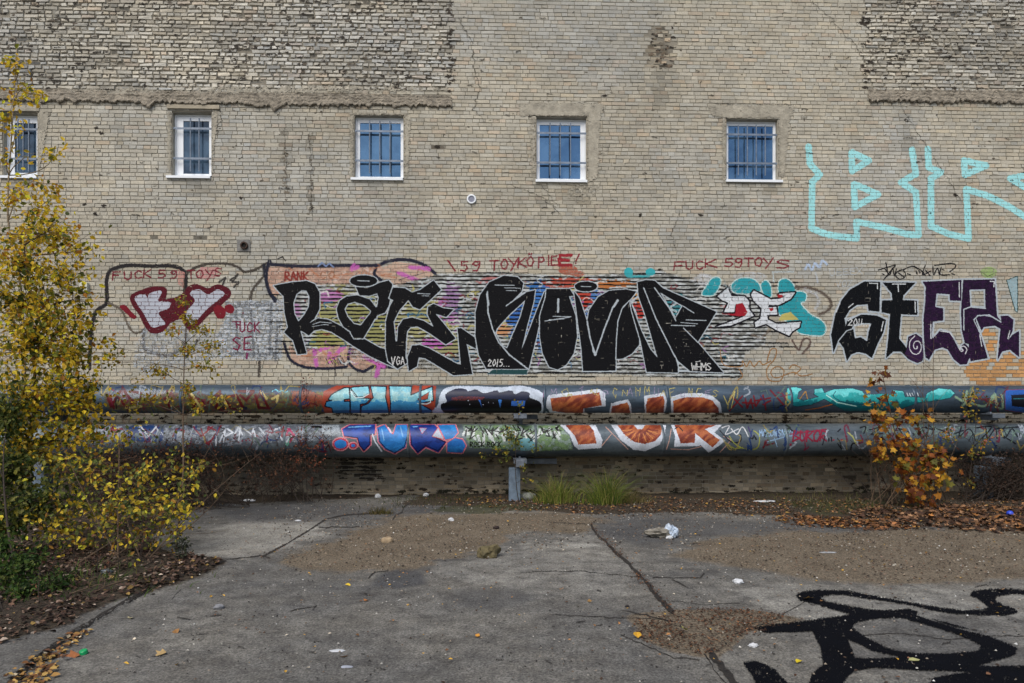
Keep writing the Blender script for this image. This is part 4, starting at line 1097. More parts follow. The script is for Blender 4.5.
def murk(c1, c2, c3, sc=.3, th=(.55, .45)):
    def f(U, V):
        r = fbm(U * sc, V * sc * 1.6, 99) + RNG.normal(0, .04, U.shape)
        return np.where(r > th[0], ci(c1), np.where(r > th[1], ci(c2), ci(c3))).astype(np.int16)
    return f
u_.poly([(40,70),(300,60),(640,80),(1240,60),(1260,185),(900,180),(300,170),(60,160)], murk((120,112,60), (90,96,70), (108,74,54)), alpha=.75, edge=1.2, mott=.42)
u_.poly([(60,60),(250,45),(420,60),(300,90),(80,110)], (150,160,174), alpha=.6, mott=.4, edge=1)
DR = (92, 22, 28)
for pl in ([(75,90),(95,150)], [(130,60),(80,140),(60,90)], [(110,80),(150,130)], [(150,60),(200,120),(160,150)], [(190,60),(240,70),(210,160)], [(380,60),(390,140)], [(365,100),(400,70)], [(500,60),(520,150),(560,80),(575,140)], [(600,120),(660,60),(640,150),(700,170)], [(660,70),(720,150),(760,160)], [(700,90),(750,80),(790,160)], [(760,60),(840,60),(800,110),(770,80)], [(850,80),(870,150),(930,150)], [(880,70),(920,150)]):
    u_.stroke(pl, 2.6, DR, soft=.3)
for pl in ([(500,60),(560,150)], [(880,60),(910,100)], [(940,100),(970,85),(965,120)], [(160,150),(240,140)], [(670,85),(700,140)]): u_.stroke(pl, 2.4, (188,172,110), soft=.4)
u_.stroke([(780,155),(800,150)], 3, (24,24,60)); u_.stroke([(940,60),(960,50),(975,65),(990,55),(1010,65),(1024,60)], 1.0, (110,190,210))
u_.at(288, 380)
u_.poly([(20,60),(100,50),(200,90),(190,130),(120,150),(20,130)], (150,72,52), alpha=.7, mott=.4, edge=1)
u_.at(0, 0, 1)
for q in range(46):
    u = RNG.uniform(98, 325); v = RNG.uniform(388, 409); k_ = [(150,160,172), (96,28,38), (30,56,104), (14,14,20), (150,138,84), (110,34,60), (88,110,96)][RNG.integers(0, 7)]
    pp = [(u, v)]
    for _ in range(RNG.integers(2, 5)): pp.append((pp[-1][0] + RNG.normal(1.2, 3.2), min(413, max(386, pp[-1][1] + RNG.normal(0, 6)))))
    u_.stroke(pp, RNG.uniform(.6, 1.7), k_, sm=bool(q % 2), soft=.25, alpha=.85)
u_.at(288, 380)
u_.piece('graffiti_letters', 'pale blue fading block letters on the upper pipe, left of the dark cloud')
LB = lambda U, V: np.where(V + fbm(U * .3, V * .3, 6) * 6 < 401 + 3, np.where(fbm(U * .2, V * .2, 4) > .5, ci((150,200,206)), ci((120,186,204))), np.where(V < 410, ci((60,140,190)), ci((36,96,150)))).astype(np.int16)
u_.poly([(190,60),(260,30),(420,28),(790,30),(785,150),(750,186),(200,184),(180,130)], (156,64,44), edge=.5)
fi = [([(198,140),(205,115),(235,108),(215,105),(230,80),(262,60),(300,42),(325,40),(330,100),(300,104),(300,115),(330,115),(330,180),(240,178),(235,150)], ()),
      ([(330,40),(375,95),(440,100),(415,125),(385,130),(385,180),(335,180)], ()),
      ([(340,38),(430,32),(435,70),(400,90),(360,90),(335,60)], ()),
      ([(440,32),(525,35),(520,90),(540,180),(388,182),(392,140),(425,128),(455,95)], ()),
      ([(540,32),(660,34),(655,80),(770,35),(775,110),(700,125),(770,165),(755,182),(640,180),(545,178),(548,130)], ([(690,110),(745,105),(755,60),(690,100)],))]
for p, h in fi: u_.poly(p, LB, holes=h, out=(1.4, (14,18,40)))
for p, h in fi: u_.poly(p, LB, holes=h, edge=.12)
for p, h in fi: u_.stroke(list(p) + [p[0]], .95, (12,16,36))
u_.stroke([(690,125),(740,128),(760,120),(765,60)], .9, (200,220,226)); u_.stroke([(335,60),(360,95),(400,92),(430,75)], .9, (200,220,226))
u_.piece('graffiti_cloud', 'black and navy cloud with a white rim on the upper pipe')
u_.at(440, 380)
u_.poly([(-10,130),(10,60),(60,35),(160,32),(330,38),(420,30),(500,45),(555,80),(550,150),(530,186),(0,186)], (186,198,214), sm=True, edge=.4)
u_.poly([(10,160),(5,130),(35,115),(30,75),(90,45),(140,50),(150,60),(190,50),(235,70),(300,55),(320,65),(380,55),(400,75),(440,60),(478,70),(480,95),(535,120),(540,160),(510,184),(480,184),(400,180),(320,184),(60,180),(30,176)], (20,28,58), sm=True)
u_.poly([(10,160),(5,135),(35,120),(110,100),(300,100),(450,110),(470,95),(520,110),(540,140),(510,180),(300,184),(180,180),(90,184),(30,176)], (5,6,14), sm=True)
u_.poly([(60,95),(110,85),(240,90),(230,105),(60,110)], (120,50,50), alpha=.5)
u_.poly([(380,112),(455,110),(450,140),(380,138)], (56,110,200)); u_.poly([(310,105),(330,105),(320,150)], (56,120,200)); u_.poly([(205,105),(215,105),(225,150)], (50,100,180)); u_.dots([(150,110),(158,130),(260,120),(285,122),(230,132)], .8, (190,200,220))
u_.piece('graffiti_letter', 'upper half of an orange letter T with a thick white edge')
def orange(U, V):
    r = vnoise(U * .33 + V * .28, V * .22, 7) * .8 + .1 + RNG.normal(0, .10, U.shape)
    return np.where(r > .62, ci((172,100,60)), np.where(r > .38, ci((146,72,48)), ci((116,50,38)))).astype(np.int16)
WR = (196, 204, 216)
u_.poly([(570,100),(580,80),(850,48),(880,70),(885,140),(770,150),(770,190),(590,182),(565,140)], WR, edge=.3)
u_.poly([(588,98),(850,66),(864,135),(765,152),(760,190),(600,165),(592,130)], orange)
u_.stroke([(556,45),(550,110),(560,175)], 1.2, (40,36,48)); u_.stroke([(556,50),(552,90)], 1.0, (150,110,150))
u_.at(600, 380)
u_.piece('graffiti_letter', 'upper half of an orange letter U with white edges')
u_.poly([(48,190),(58,125),(150,102),(165,130),(170,190)], WR, edge=.3); u_.poly([(240,190),(235,85),(345,66),(356,110),(350,190)], WR, edge=.3)
u_.poly([(58,178),(65,140),(145,120),(155,140),(165,190),(58,190)], orange); u_.poly([(250,190),(245,135),(255,98),(335,85),(345,110),(338,190)], orange)
u_.piece('graffiti_letter', 'upper half of an orange letter R with a white arch')
u_.poly([(380,190),(378,90),(440,72),(540,70),(600,85),(640,120),(655,190)], WR, edge=.3); u_.poly([(392,190),(390,110),(450,92),(550,92),(600,110),(632,150),(635,190)], orange)
u_.piece('graffiti_text', 'thin yellow and lilac scribbled writing along the top of the upper pipe')
YL = (170, 160, 96)
for k, ch in enumerate('MORTALPCNAMMUAEUNCES'):
    u_.text(ch, 8 + k * 45 - 260 + RNG.normal(0, 6), 86 + RNG.normal(0, 5), 36 + RNG.normal(0, 6), 28, YL if k % 3 else (140,130,160), lw=.7, alpha=.75, jit=.25)
u_.piece('graffiti_text', 'dark red slanting tag on the upper pipe between the orange R and the turquoise snake')
for pl in ([(700,85),(760,145)], [(760,85),(690,165)], [(760,120),(820,125)], [(775,100),(785,150),(805,100),(815,150)], [(820,85),(830,140),(870,80),(885,160)], [(830,110),(910,95)], [(870,130),(910,110)], [(910,55),(1000,155)]): u_.stroke(pl, 1.5, (110, 26, 36))
u_.stroke([(660,85),(680,130),(720,60),(700,150)], .9, YL)
u_.piece('graffiti_snake', 'turquoise snake-like painted swirl on the upper pipe at right')
u_.at(740, 380)
def turq(U, V):
    r = (V - 388) / 24 + (fbm(U * .3, V * .3, 44) - .5) * .5
    return np.where(r < .25, ci((96,190,192)), np.where(r < .55, ci((40,156,158)), ci((14,104,114)))).astype(np.int16)
u_.poly([(245,80),(255,42),(300,38),(330,50),(310,65),(305,100),(340,110),(420,90),(395,75),(400,48),(440,45),(450,70),(500,50),(600,45),(650,60),(665,80),(760,75),(800,80),(820,55),(870,60),(880,90),(990,95),(1000,70),(1060,45),(1120,50),(1145,70),(1120,95),(1040,110),(950,120),(870,150),(760,160),(640,165),(560,165),(500,130),(450,100),(380,130),(300,140),(255,125)], turq, out=(1.0, (16,60,72)))
u_.stroke([(510,60),(500,90),(560,120),(660,130),(700,115)], .8, (14,70,86), sm=True); u_.stroke([(460,80),(520,120),(620,140)], .9, (180,226,220)); u_.stroke([(320,100),(350,60),(360,100)], .9, (160,120,60)); u_.stroke([(350,160),(420,150),(490,130)], .9, (170,100,50))
for k in range(5): u_.stroke([(890 + k * 14, 70), (896 + k * 14, 85)], .8, (190,204,210))
u_.piece('graffiti_scrawl', 'pale green looping scrawl on the upper pipe behind the shrub')
u_.at(832, 380)
for pl in ([(660,90),(700,110),(720,60),(710,120),(690,140)], [(740,120),(800,140),(850,120),(860,80),(830,130)], [(870,70),(880,140),(910,150),(905,80)]): u_.stroke(pl, 2.0, (130,156,132), sm=True, soft=.5)
u_.piece('graffiti_letter', 'blue-edged black letter on the upper pipe at the right edge')
u_.poly([(925,55),(1040,50),(1060,180),(925,160)], (40,90,170), out=(1.0, (130,40,50))); u_.poly([(955,80),(1050,75),(1060,150),(960,140)], (12,14,26)); u_.stroke([(970,100),(1050,98)], .9, (40,110,120))
u_.at(0, 0, 1)
for q in range(12):
    u = RNG.uniform(735, 790); v = RNG.uniform(389, 409); k_ = [(150,160,172), (96,28,38), (30,56,104), (14,14,20), (150,138,84), (110,34,60), (88,110,96)][RNG.integers(0, 7)]
    pp = [(u, v)]
    for _ in range(RNG.integers(2, 5)): pp.append((pp[-1][0] + RNG.normal(1.2, 3.2), min(413, max(387, pp[-1][1] + RNG.normal(0, 6)))))
    u_.stroke(pp, RNG.uniform(.6, 1.7), k_, sm=bool(q % 2), soft=.25, alpha=.85)
for q in range(16):
    u = RNG.uniform(955, 1002); v = RNG.uniform(389, 409); k_ = [(150,160,172), (96,28,38), (30,56,104), (14,14,20), (150,138,84), (110,34,60), (88,110,96)][RNG.integers(0, 7)]
    pp = [(u, v)]
    for _ in range(RNG.integers(2, 5)): pp.append((pp[-1][0] + RNG.normal(1.2, 3.2), min(413, max(387, pp[-1][1] + RNG.normal(0, 6)))))
    u_.stroke(pp, RNG.uniform(.6, 1.7), k_, sm=bool(q % 2), soft=.25, alpha=.85)
u_.export(pmap(UP), M['pipe_spray'], pipe_up)

l_ = Canvas(60, 422, 1030, 460, S=3)
l_.piece('graffiti_scrawl', 'pale, blue and red scrawls at the left part of the lower pipe')
l_.at(96, 380)
l_.poly([(0,240),(500,238),(1300,240),(1310,310),(1100,330),(700,350),(500,340),(200,340),(20,320)], murk((150,158,170), (110,118,130), (90,96,108)), alpha=.7, mott=.42, edge=1)
l_.poly([(160,270),(200,245),(340,250),(360,300),(330,330),(180,320)], (26,58,110), mott=.35, sm=True)
for pl in ([(60,300),(90,250),(110,290)], [(80,270),(140,260)], [(410,300),(430,260),(470,270),(460,310)], [(520,250),(560,300),(620,250)], [(590,280),(600,250),(640,270)], [(560,260),(590,340),(640,300),(665,245),(600,345)], [(840,280),(880,320),(920,260),(910,330)], [(960,280),(1024,270)], [(1000,250),(990,300),(1060,290)]): l_.stroke(pl, 1.6, (118,30,44), soft=.2)
for pl in ([(660,330),(690,260),(680,330)], [(700,260),(730,280),(690,300)], [(740,290),(760,250),(780,290)], [(760,330),(770,250)], [(790,260),(830,290),(840,260),(850,300)], [(870,255),(900,290)], [(640,350),(640,300)], [(240,250),(280,300),(320,250),(340,290)], [(980,300),(1010,340),(1040,300)], [(940,270),(980,255)]): l_.stroke(pl, 1.5, (190,198,208), soft=.2)
l_.dots([(760,330),(780,325),(800,322),(820,320)], 1.6, (120,24,50)); l_.stroke([(1000,320),(1020,350),(1035,310)], 1.4, (100,160,140))
l_.at(288, 380)
for pl in ([(-10,290),(10,260),(30,300),(10,330)], [(0,260),(40,300)]): l_.stroke(pl, 1.6, (160,40,90))
l_.stroke([(130,248),(230,255)], 2.2, (16,16,22)); l_.poly([(180,240),(270,240),(280,280),(240,300),(180,290)], (160,172,180), alpha=.6, mott=.4)
for pl in ([(110,300),(140,280),(130,310)], [(150,300),(170,320),(190,290),(200,310)], [(170,370),(190,350),(180,375)], [(200,370),(215,345),(225,375)], [(150,340),(220,335)]): l_.stroke(pl, .9, (20,20,26))
l_.at(0, 0, 1)
for q in range(60):
    u = RNG.uniform(98, 328); v = RNG.uniform(427, 448); k_ = [(150,160,172), (96,28,38), (30,56,104), (14,14,20), (150,138,84), (110,34,60), (88,110,96)][RNG.integers(0, 7)]
    pp = [(u, v)]
    for _ in range(RNG.integers(2, 5)): pp.append((pp[-1][0] + RNG.normal(1.2, 3.2), min(452, max(425, pp[-1][1] + RNG.normal(0, 6)))))
    l_.stroke(pp, RNG.uniform(.6, 1.7), k_, sm=bool(q % 2), soft=.25, alpha=.85)
l_.at(288, 380)
l_.piece('graffiti_letters', 'dark blue letters TUR! with pink outline on the lower pipe')
BL1 = (24, 58, 140); BL2 = (40, 120, 196)
def blue(a, b, k=0):
    return lambda U, V: np.where(fbm(U * .15, V * .25, 61 + k) > .5, ci(a), ci(b)).astype(np.int16)
PO = (216, 140, 150)
for w_, k_ in ((2.4, True), (0, False)):
    for p, c in (([(290,262),(330,240),(465,236),(462,290),(440,295),(440,345),(405,380),(380,350),(370,310),(300,300)], blue((22,54,130),(30,72,160))),
                 ([(475,255),(515,238),(545,282),(562,290),(578,240),(635,238),(640,300),(625,360),(570,392),(520,370),(485,330)], blue((36,116,190),(44,130,206))),
                 ([(650,238),(780,238),(797,255),(768,298),(845,330),(802,386),(735,356),(692,392),(655,345),(652,300)], blue((18,44,120),(26,60,144))),
                 ([(800,240),(890,238),(905,280),(880,310),(840,318)], blue((44,130,200),(38,116,186))),
                 ([(850,335),(890,310),(930,318),(948,350),(930,388),(850,385)], blue((40,120,196),(34,104,180)))):
        if k_: l_.poly(p, PO, out=(w_, PO)); l_.poly(p, (170,40,70), out=(.9, (170,40,70)))
        else: l_.poly(p, c, edge=.12)
for pl_ in ([(300,298),(372,308),(382,348),(405,376),(436,342),(437,292),(462,288)], [(482,262),(490,328),(522,366),(570,388),(620,356),(636,300)], [(656,300),(660,344),(692,384),(735,350),(800,378),(840,332),(768,298)]): l_.stroke(pl_, .9, (12,20,60))
l_.poly([(702,256),(738,258),(715,284)], (150,165,200), out=(.8, (190,60,80)))
for pl_ in ([(325,252),(440,246)], [(500,262),(512,320)], [(668,250),(690,248)], [(600,250),(612,300)]): l_.stroke(pl_, 1.1, (110,170,220), soft=.3)
l_.poly([(770,300),(800,255),(830,315)], (170,180,196), out=(.8, (190,60,80)))
for cx_, cy_, rx_, ry_ in ((280,342,38,30), (347,350,18,14)):
    l_.ell(cx_, cy_, rx_, ry_, BL2, out=(3.0, PO)); l_.ell(cx_, cy_, rx_ + 2, ry_ + 2, (180,50,70)); l_.ell(cx_, cy_, rx_ - 5, ry_ - 5, BL2)
l_.stroke([(450,290),(465,330),(500,380)], 1.2, (200,210,224)); l_.stroke([(535,255),(550,280)], 1.6, (210,190,210))
l_.piece('graffiti_letters', 'pale green and white letters with black scribbles on the lower pipe above the post')
l_.at(440, 380)
l_.poly([(120,240),(640,240),(690,300),(710,370),(520,380),(400,372),(160,360),(140,310)], murk((112,140,98), (88,112,82), (130,150,140)), edge=.8, mott=.2, alpha=.9)
l_.poly([(420,310),(500,310),(520,370),(430,378)], (100,150,160), mott=.35)
for q in range(26): 
    x = 130 + q * 20 + RNG.uniform(-8, 8); y = RNG.uniform(250, 300)
    l_.stroke([(x, y), (x + RNG.uniform(-18, 26), y + RNG.uniform(14, 42))], RNG.uniform(1.8, 3), (196,204,204), alpha=.85)
for q in range(34):
    x = 130 + q * 15.5 + RNG.uniform(-8, 8); y = RNG.uniform(242, 290)
    l_.stroke([(x, y), (x + RNG.uniform(-30, 30), y + RNG.uniform(10, 40)), (x + RNG.uniform(-10, 30), y + RNG.uniform(0, 30))], RNG.uniform(.8, 1.6), (10,11,12))
for k, t in enumerate('ROCKROCK'): l_.text(t, 160 + k * 20 + (12 if k > 3 else 0), 356, 26, 15, (8,8,10), lw=1.0)
l_.piece('graffiti_letter', 'lower half of the orange letter T, a downstroke with a white edge')
l_.poly([(640,240),(830,240),(868,320),(860,362),(740,372),(715,350),(690,290)], WR, edge=.3); l_.poly([(668,240),(795,240),(820,270),(836,338),(738,345),(720,300)], orange)
l_.at(600, 380)
l_.piece('graffiti_letter', 'lower half of the orange letter U, a round bowl with a white edge')
l_.poly([(60,240),(352,240),(345,290),(318,345),(240,380),(180,372),(110,320)], WR, edge=.3)
l_.poly([(92,240),(334,240),(325,290),(295,325),(240,342),(180,330),(130,290)], orange, holes=([(180,240),(240,240),(225,262),(200,262)],))
l_.poly([(182,240),(240,240),(225,262),(202,262)], WR)
for q in range(14):
    t = math.pi * (q + .5) / 14; l_.stroke([(215 + 45 * math.cos(t), 262 + 25 * math.sin(t)), (215 + 95 * math.cos(t), 262 + 70 * math.sin(t))], .8, (200,130,70) if q % 2 else (110,40,34))
l_.piece('graffiti_letter', 'lower half of the orange letter R with a kicking leg and white edge')
l_.poly([(380,240),(650,240),(610,280),(670,325),(580,388),(535,345),(530,352),(395,356),(400,300)], WR, edge=.3); l_.poly([(398,240),(620,240),(560,262),(640,320),(600,360),(550,320),(508,285),(505,335),(430,338)], orange)
for pl in ([(355,370),(370,320),(380,260)], [(30,250),(90,310),(150,370)], [(660,300),(700,320),(640,385)], [(10,350),(60,290)], [(380,368),(470,372),(540,355)]): l_.stroke(pl, .8, (186,150,140))
l_.piece('graffiti_scrawl', 'thin black, yellow and white scribbles on the lower pipe right of the orange letters')
for pl, c in (([(640,270),(700,330),(750,325),(750,290)], (20,20,30)), ([(650,255),(690,245),(670,290),(740,260)], (190,194,200)), ([(690,300),(720,340),(780,370),(840,360),(850,300),(820,270)], (150,156,70)), ([(680,345),(720,365),(760,360)], (150,156,70)), ([(700,260),(730,290),(760,250),(790,300)], (196,200,204)), ([(790,250),(810,300)], (60,40,100)), ([(400,260),(420,250),(440,270)], (30,30,40))): l_.stroke(pl, 1.0, c, sm=True)
for q in range(9): l_.text('MOEUWSN'[q % 7], 850 + q * 20, 300, 34, 16, (132,164,196), lw=.8)
l_.stroke([(890,330),(980,305)], 1.1, (132,164,196)); l_.stroke([(930,310),(945,355)], .9, (132,164,196))
l_.piece('graffiti_text', 'crimson spiky tag on the lower pipe')
l_.at(740, 380)
for k, t in enumerate('BUKOR'): l_.text(t, 280 + k * 36, 326, 56, 36, (128,22,52), lw=1.6, slant=.2)
l_.stroke([(262,290),(460,262)], 1.0, (128,22,52)); l_.stroke([(440,345),(455,295)], 1.0, (24,24,40)); l_.stroke([(474,310),(474,325)], 1.3, (20,20,30)); l_.stroke([(487,305),(489,325)], 1.3, (20,20,30)); l_.dots([(543,320),(270,345)], 2.2, (130,30,60))
l_.stroke([(575,280),(600,300),(620,340)], 1.2, (176,180,110))
l_.piece('graffiti_text', 'long black tag with pale fill on the lower pipe behind the orange shrub')
l_.at(832, 380)
l_.poly([(140,250),(400,245),(980,250),(1000,300),(800,310),(400,310),(180,300)], murk((124,150,136), (100,118,120), (90,104,110)), alpha=.5, mott=.45, edge=1)
for pl in ([(30,275),(45,262)], [(150,255),(180,250),(170,285)], [(200,265),(260,255),(210,290),(270,285)], [(290,260),(320,300),(350,255),(380,300)], [(360,260),(440,290),(400,300)], [(450,270),(500,300),(480,255),(540,265)], [(560,260),(640,290),(610,300),(700,270)], [(690,250),(680,300),(730,260),(760,300)], [(770,255),(850,250),(800,310)], [(820,250),(830,310),(870,260),(880,310)], [(880,260),(1000,250)], [(900,290),(980,340)], [(890,255),(920,310),(960,260),(990,300),(1010,270)], [(100,370),(110,340),(150,335)]): l_.stroke(pl, 1.3, (20,22,30), sm=True)
l_.dots([(52,320),(8,320)], 1.8, (140,30,60))
l_.at(0, 0, 1)
for q in range(26):
    u = RNG.uniform(728, 860); v = RNG.uniform(427, 446); k_ = [(150,160,172), (96,28,38), (30,56,104), (14,14,20), (150,138,84), (110,34,60), (88,110,96)][RNG.integers(0, 7)]
    pp = [(u, v)]
    for _ in range(RNG.integers(2, 5)): pp.append((pp[-1][0] + RNG.normal(1.2, 3.2), min(450, max(425, pp[-1][1] + RNG.normal(0, 6)))))
    l_.stroke(pp, RNG.uniform(.6, 1.7), k_, sm=bool(q % 2), soft=.25, alpha=.85)
for q in range(40):
    u = RNG.uniform(860, 1024); v = RNG.uniform(427, 446); k_ = [(150,160,172), (96,28,38), (30,56,104), (14,14,20), (150,138,84), (110,34,60), (88,110,96)][RNG.integers(0, 7)]
    pp = [(u, v)]
    for _ in range(RNG.integers(2, 5)): pp.append((pp[-1][0] + RNG.normal(1.2, 3.2), min(450, max(425, pp[-1][1] + RNG.normal(0, 6)))))
    l_.stroke(pp, RNG.uniform(.6, 1.7), k_, sm=bool(q % 2), soft=.25, alpha=.85)
l_.export(pmap(LO), M['pipe_spray'], pipe_lo)

# supports
def support(u, label):
    x = float(on_wall(u, 480, YP)[0])
    t = thing('pipe_support', label, 'pipe support', (x, YP, 0), 'supports carrying the two pipes')
    m = MB(); m.box(x - .10, x + .10, YP - .26, YP - .02, -.05, .60, .012); m.build('post', M['post'], t)
    m = MB(); m.box(x + .02, x + .16, YP - .42, WALL + .02, LO['z'] - LO['r'] - .155, LO['z'] - LO['r'] - .03, .006)
    m.box(x + .16, x + .80, YP + .20, YP + .32, LO['z'] - LO['r'] - .15, LO['z'] - LO['r'] - .05, .006); m.build('lower_beam', M['steel'], t)
    m = MB(); m.box(x + .05, x + .14, YP - .32, WALL + .02, UP['z'] - UP['r'] - .13, UP['z'] - UP['r'] - .03, .006)
    m.box(x + .05, x + .45, YP + .24, YP + .32, UP['z'] - UP['r'] - .12, UP['z'] - UP['r'] - .03, .006); m.build('upper_beam', M['steel'], t)
    for (p, dz) in ((LO, .03), (UP, .03)):
        m = MB(); zb = p['z'] - p['r']
        m.box(x - .02, x + .21, p['y'] - .40, p['y'] + .18, zb - .030, zb - .006, .003)
        m.box(x - .02, x + .21, p['y'] - .40, p['y'] - .385, zb - .09, zb - .031, .003)
        m.box(x + .08, x + .11, p['y'] - .20, p['y'] + .15, zb - .006, zb + .02)
        m.build('saddle', M['steel'], t)
    m = MB(); m.box(x + .11, x + .17, YP + .3, YP + .36, LO['z'] - LO['r'] - .03, UP['z'] - UP['r'] - .13, .004); m.build('upright', M['steel'], t)
    return t
support(514, 'blue-grey post and steel brackets holding both pipes beside the tall grass')
support(978, 'steel brackets holding both pipes behind the orange shrub at right')
support(48, 'pipe support hidden in the yellow bushes at left')

# small fittings on the wall
def disc(name, u, v, r, y0, y1, mat, parent, n=24, hole=0):
    x, z = [float(q) for q in on_wall(u, v)]
    m = MB(); vs = []
    for yy, rr in ((y1, r), (y0 + .004, r), (y0, r - .004), (y0, hole), (y0 + .02 if hole else y0, hole * .98)):
        for k in range(n): vs.append((x + rr * math.cos(2 * math.pi * k / n), yy, z + rr * math.sin(2 * math.pi * k / n)))
    f = [(i * n + k, i * n + (k + 1) % n, (i + 1) * n + (k + 1) % n, (i + 1) * n + k) for i in range(4) for k in range(n)]
    m.add(vs, f); return m.build(name, mat, parent)
x_, z_ = [float(q) for q in on_wall(471.5, 199.5)]
vt = thing('vent', 'small round grey wall vent with a white rim below the middle windows', 'vent', (x_, WALL, z_))
disc('rim', 471.5, 199.5, .088, WALL - .045, WALL, M['white_frame'], vt, hole=.062)
disc('cover', 471.5, 199.5, .064, WALL - .032, WALL, simple('grey_plastic', (120, 124, 140), .6), vt, hole=.001)
x_, z_ = [float(q) for q in on_wall(244, 246)]
vb = thing('vent', 'rusty round pipe stub on a square grey plate left of centre', 'vent', (x_, WALL, z_))
m = MB(); m.box(x_ - .12, x_ + .12, WALL - .03, WALL, z_ - .11, z_ + .11, .008); m.build('plate', simple('zinc_plate', (118, 118, 116), .7, .2, .4, 12), vb)
disc('stub', 245, 246, .07, WALL - .07, WALL - .03, simple('rusty_iron', (64, 48, 40), .9, .1, .5, 20), vb, hole=.045)
disc('opening', 245, 246, .046, WALL - .045, WALL - .035, simple('dark_hole', (18, 16, 15), .9), vb, hole=.001)
x_, z_ = [float(q) for q in on_wall(86, 287.5)]
m = MB(); m.box(x_ - .07, x_ + .07, WALL - .09, WALL, z_ - .085, z_ + .085, .012); jb = m.build('box', simple('cream_plastic', (188, 190, 178), .6, 0, .2), None)
jb.name = 'junction_box'; tag(jb, 'small cream box fixed to the wall beside the yellow tree', 'junction box')

# ------------------------------------------------------------------ the ground
def gmask(px, pts, soft, ns, seed, X, Y):
    """soft mask of a polygon traced on the ground, with an uneven edge"""
    u, v = px
    n = fbm(X * 3.2, Y * 3.2, seed) - .5; n2 = fbm(X * 11, Y * 11, seed + 4) - .5
    uu = u + n * ns * 5 + n2 * ns * 2; vv = v + n * ns * 1.3 + n2 * ns * .8
    inn = inpoly(uu, vv, pts)
    d = seg_dist(uu, vv * 3, [(a, b * 3) for a, b in pts] + [(pts[0][0], pts[0][1] * 3)])
    return np.clip(.5 + np.where(inn, d, -d) / (2 * soft), 0, 1)
gxs = np.concatenate([np.linspace(-15.4, -9.2, 60), np.arange(-9.15, 9.15, .028), np.linspace(9.2, 15.4, 60)])
gys = np.concatenate([np.linspace(-3, 3.1, 60), 3.15 + np.cumsum(np.linspace(.011, .034, 436))])
gys = gys[gys < WALL + .1]; gys = np.append(gys, WALL + .12)
GX, GY = np.meshgrid(gxs, gys)
GU, GV = to_px(GX, GY, 0 * GX)
front = GY > 2.5
GU = np.where(front, GU, -999); 
px = (GU, GV)
dirt = np.maximum.reduce([gmask(px, [(286,556),(318,548),(360,528),(400,517),(470,512),(560,513),(610,520),(575,534),(520,531),(500,543),(470,553),(420,568),(360,572),(300,570),(275,562)], 17, 5, 1, GX, GY),
                          gmask(px, [(672,556),(700,543),(760,533),(900,530),(1120,525),(1150,578),(1000,580),(900,585),(820,582),(770,572),(700,562)], 17, 5, 2, GX, GY),
                          .9 * gmask(px, [(625,616),(680,609),(770,612),(800,618),(740,640),(710,658),(670,652),(640,640)], 6, 4, 3, GX, GY)])
litm = np.maximum.reduce([gmask(px, [(-300,520),(60,548),(190,556),(226,562),(205,576),(160,590),(105,606),(70,628),(-10,648),(-300,720)], 10, 2, 4, GX, GY),
                          gmask(px, [(420,495),(1300,490),(1300,540),(1024,530),(860,526),(780,516),(700,512),(600,515),(500,509),(400,504)], 6, 2.4, 5, GX, GY),
                          gmask(px, [(-300,490),(240,490),(420,496),(300,501),(212,505),(172,520),(160,532),(150,546),(180,556),(-300,570)], 5, 2.5, 6, GX, GY)])
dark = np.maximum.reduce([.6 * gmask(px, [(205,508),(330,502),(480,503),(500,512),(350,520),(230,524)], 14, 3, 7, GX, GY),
                          .75 * gmask(px, [(378,572),(400,566),(425,572),(430,584),(400,590),(372,586)], 6, 2, 8, GX, GY),
                          .45 * gmask(px, [(455,590),(520,584),(540,600),(500,612),(450,606)], 12, 3, 9, GX, GY),
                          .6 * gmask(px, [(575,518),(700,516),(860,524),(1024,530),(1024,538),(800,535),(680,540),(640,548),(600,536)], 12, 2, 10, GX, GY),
                          .35 * gmask(px, [(-100,650),(60,622),(180,586),(210,572),(230,575),(60,660),(0,700)], 12, 2, 11, GX, GY),
                          .3 * gmask(px, [(80,670),(300,640),(380,655),(300,720),(60,720)], 40, 6, 12, GX, GY)])
light = np.maximum.reduce([.7 * gmask(px, [(180,548),(240,520),(330,520),(330,535),(262,556),(200,562)], 16, 4, 13, GX, GY),
                           .45 * gmask(px, [(470,548),(600,530),(640,560),(660,600),(560,600),(450,585),(420,572)], 30, 5, 14, GX, GY),
                           .9 * gmask(px, [(562,544),(590,542),(602,546),(575,549)], 5, 2, 15, GX, GY),
                           .5 * gmask(px, [(720,580),(850,585),(1050,584),(1050,620),(760,625)], 25, 5, 16, GX, GY)])
moss = np.maximum.reduce([gmask(px, [(425,508),(500,505),(560,507),(500,514),(440,513)], 5, 3, 17, GX, GY), gmask(px, [(780,502),(880,500),(900,512),(820,516)], 8, 3, 18, GX, GY)])
hz = .006 * (fbm(GX * 1.5, GY * 1.5, 70) - .5) * 2 + .003 * (fbm(GX * 14, GY * 14, 71) - .5)
hz += litm * (.025 * fbm(GX * 5, GY * 5, 72) + .012 * fbm(GX * 20, GY * 20, 73)) + dirt * .004 * fbm(GX * 18, GY * 18, 74)
hz += .05 * np.exp(-((WALL - GY) / .28)) * fbm(GX * 2, GY * 2, 75)
slabL = inpoly(GU, GV, [(-900,1400),(12,683),(40,658),(78,632),(145,594),(160,586),(214,567),(226,561),(-600,480)]) & front
hz += slabL * .022
GZ = hz
def gz_at(x, y):
    i = np.clip(np.searchsorted(gxs, x), 0, len(gxs) - 1); j = np.clip(np.searchsorted(gys, y), 0, len(gys) - 1)
    return GZ[j, i]
nxg, nyg = len(gxs), len(gys)
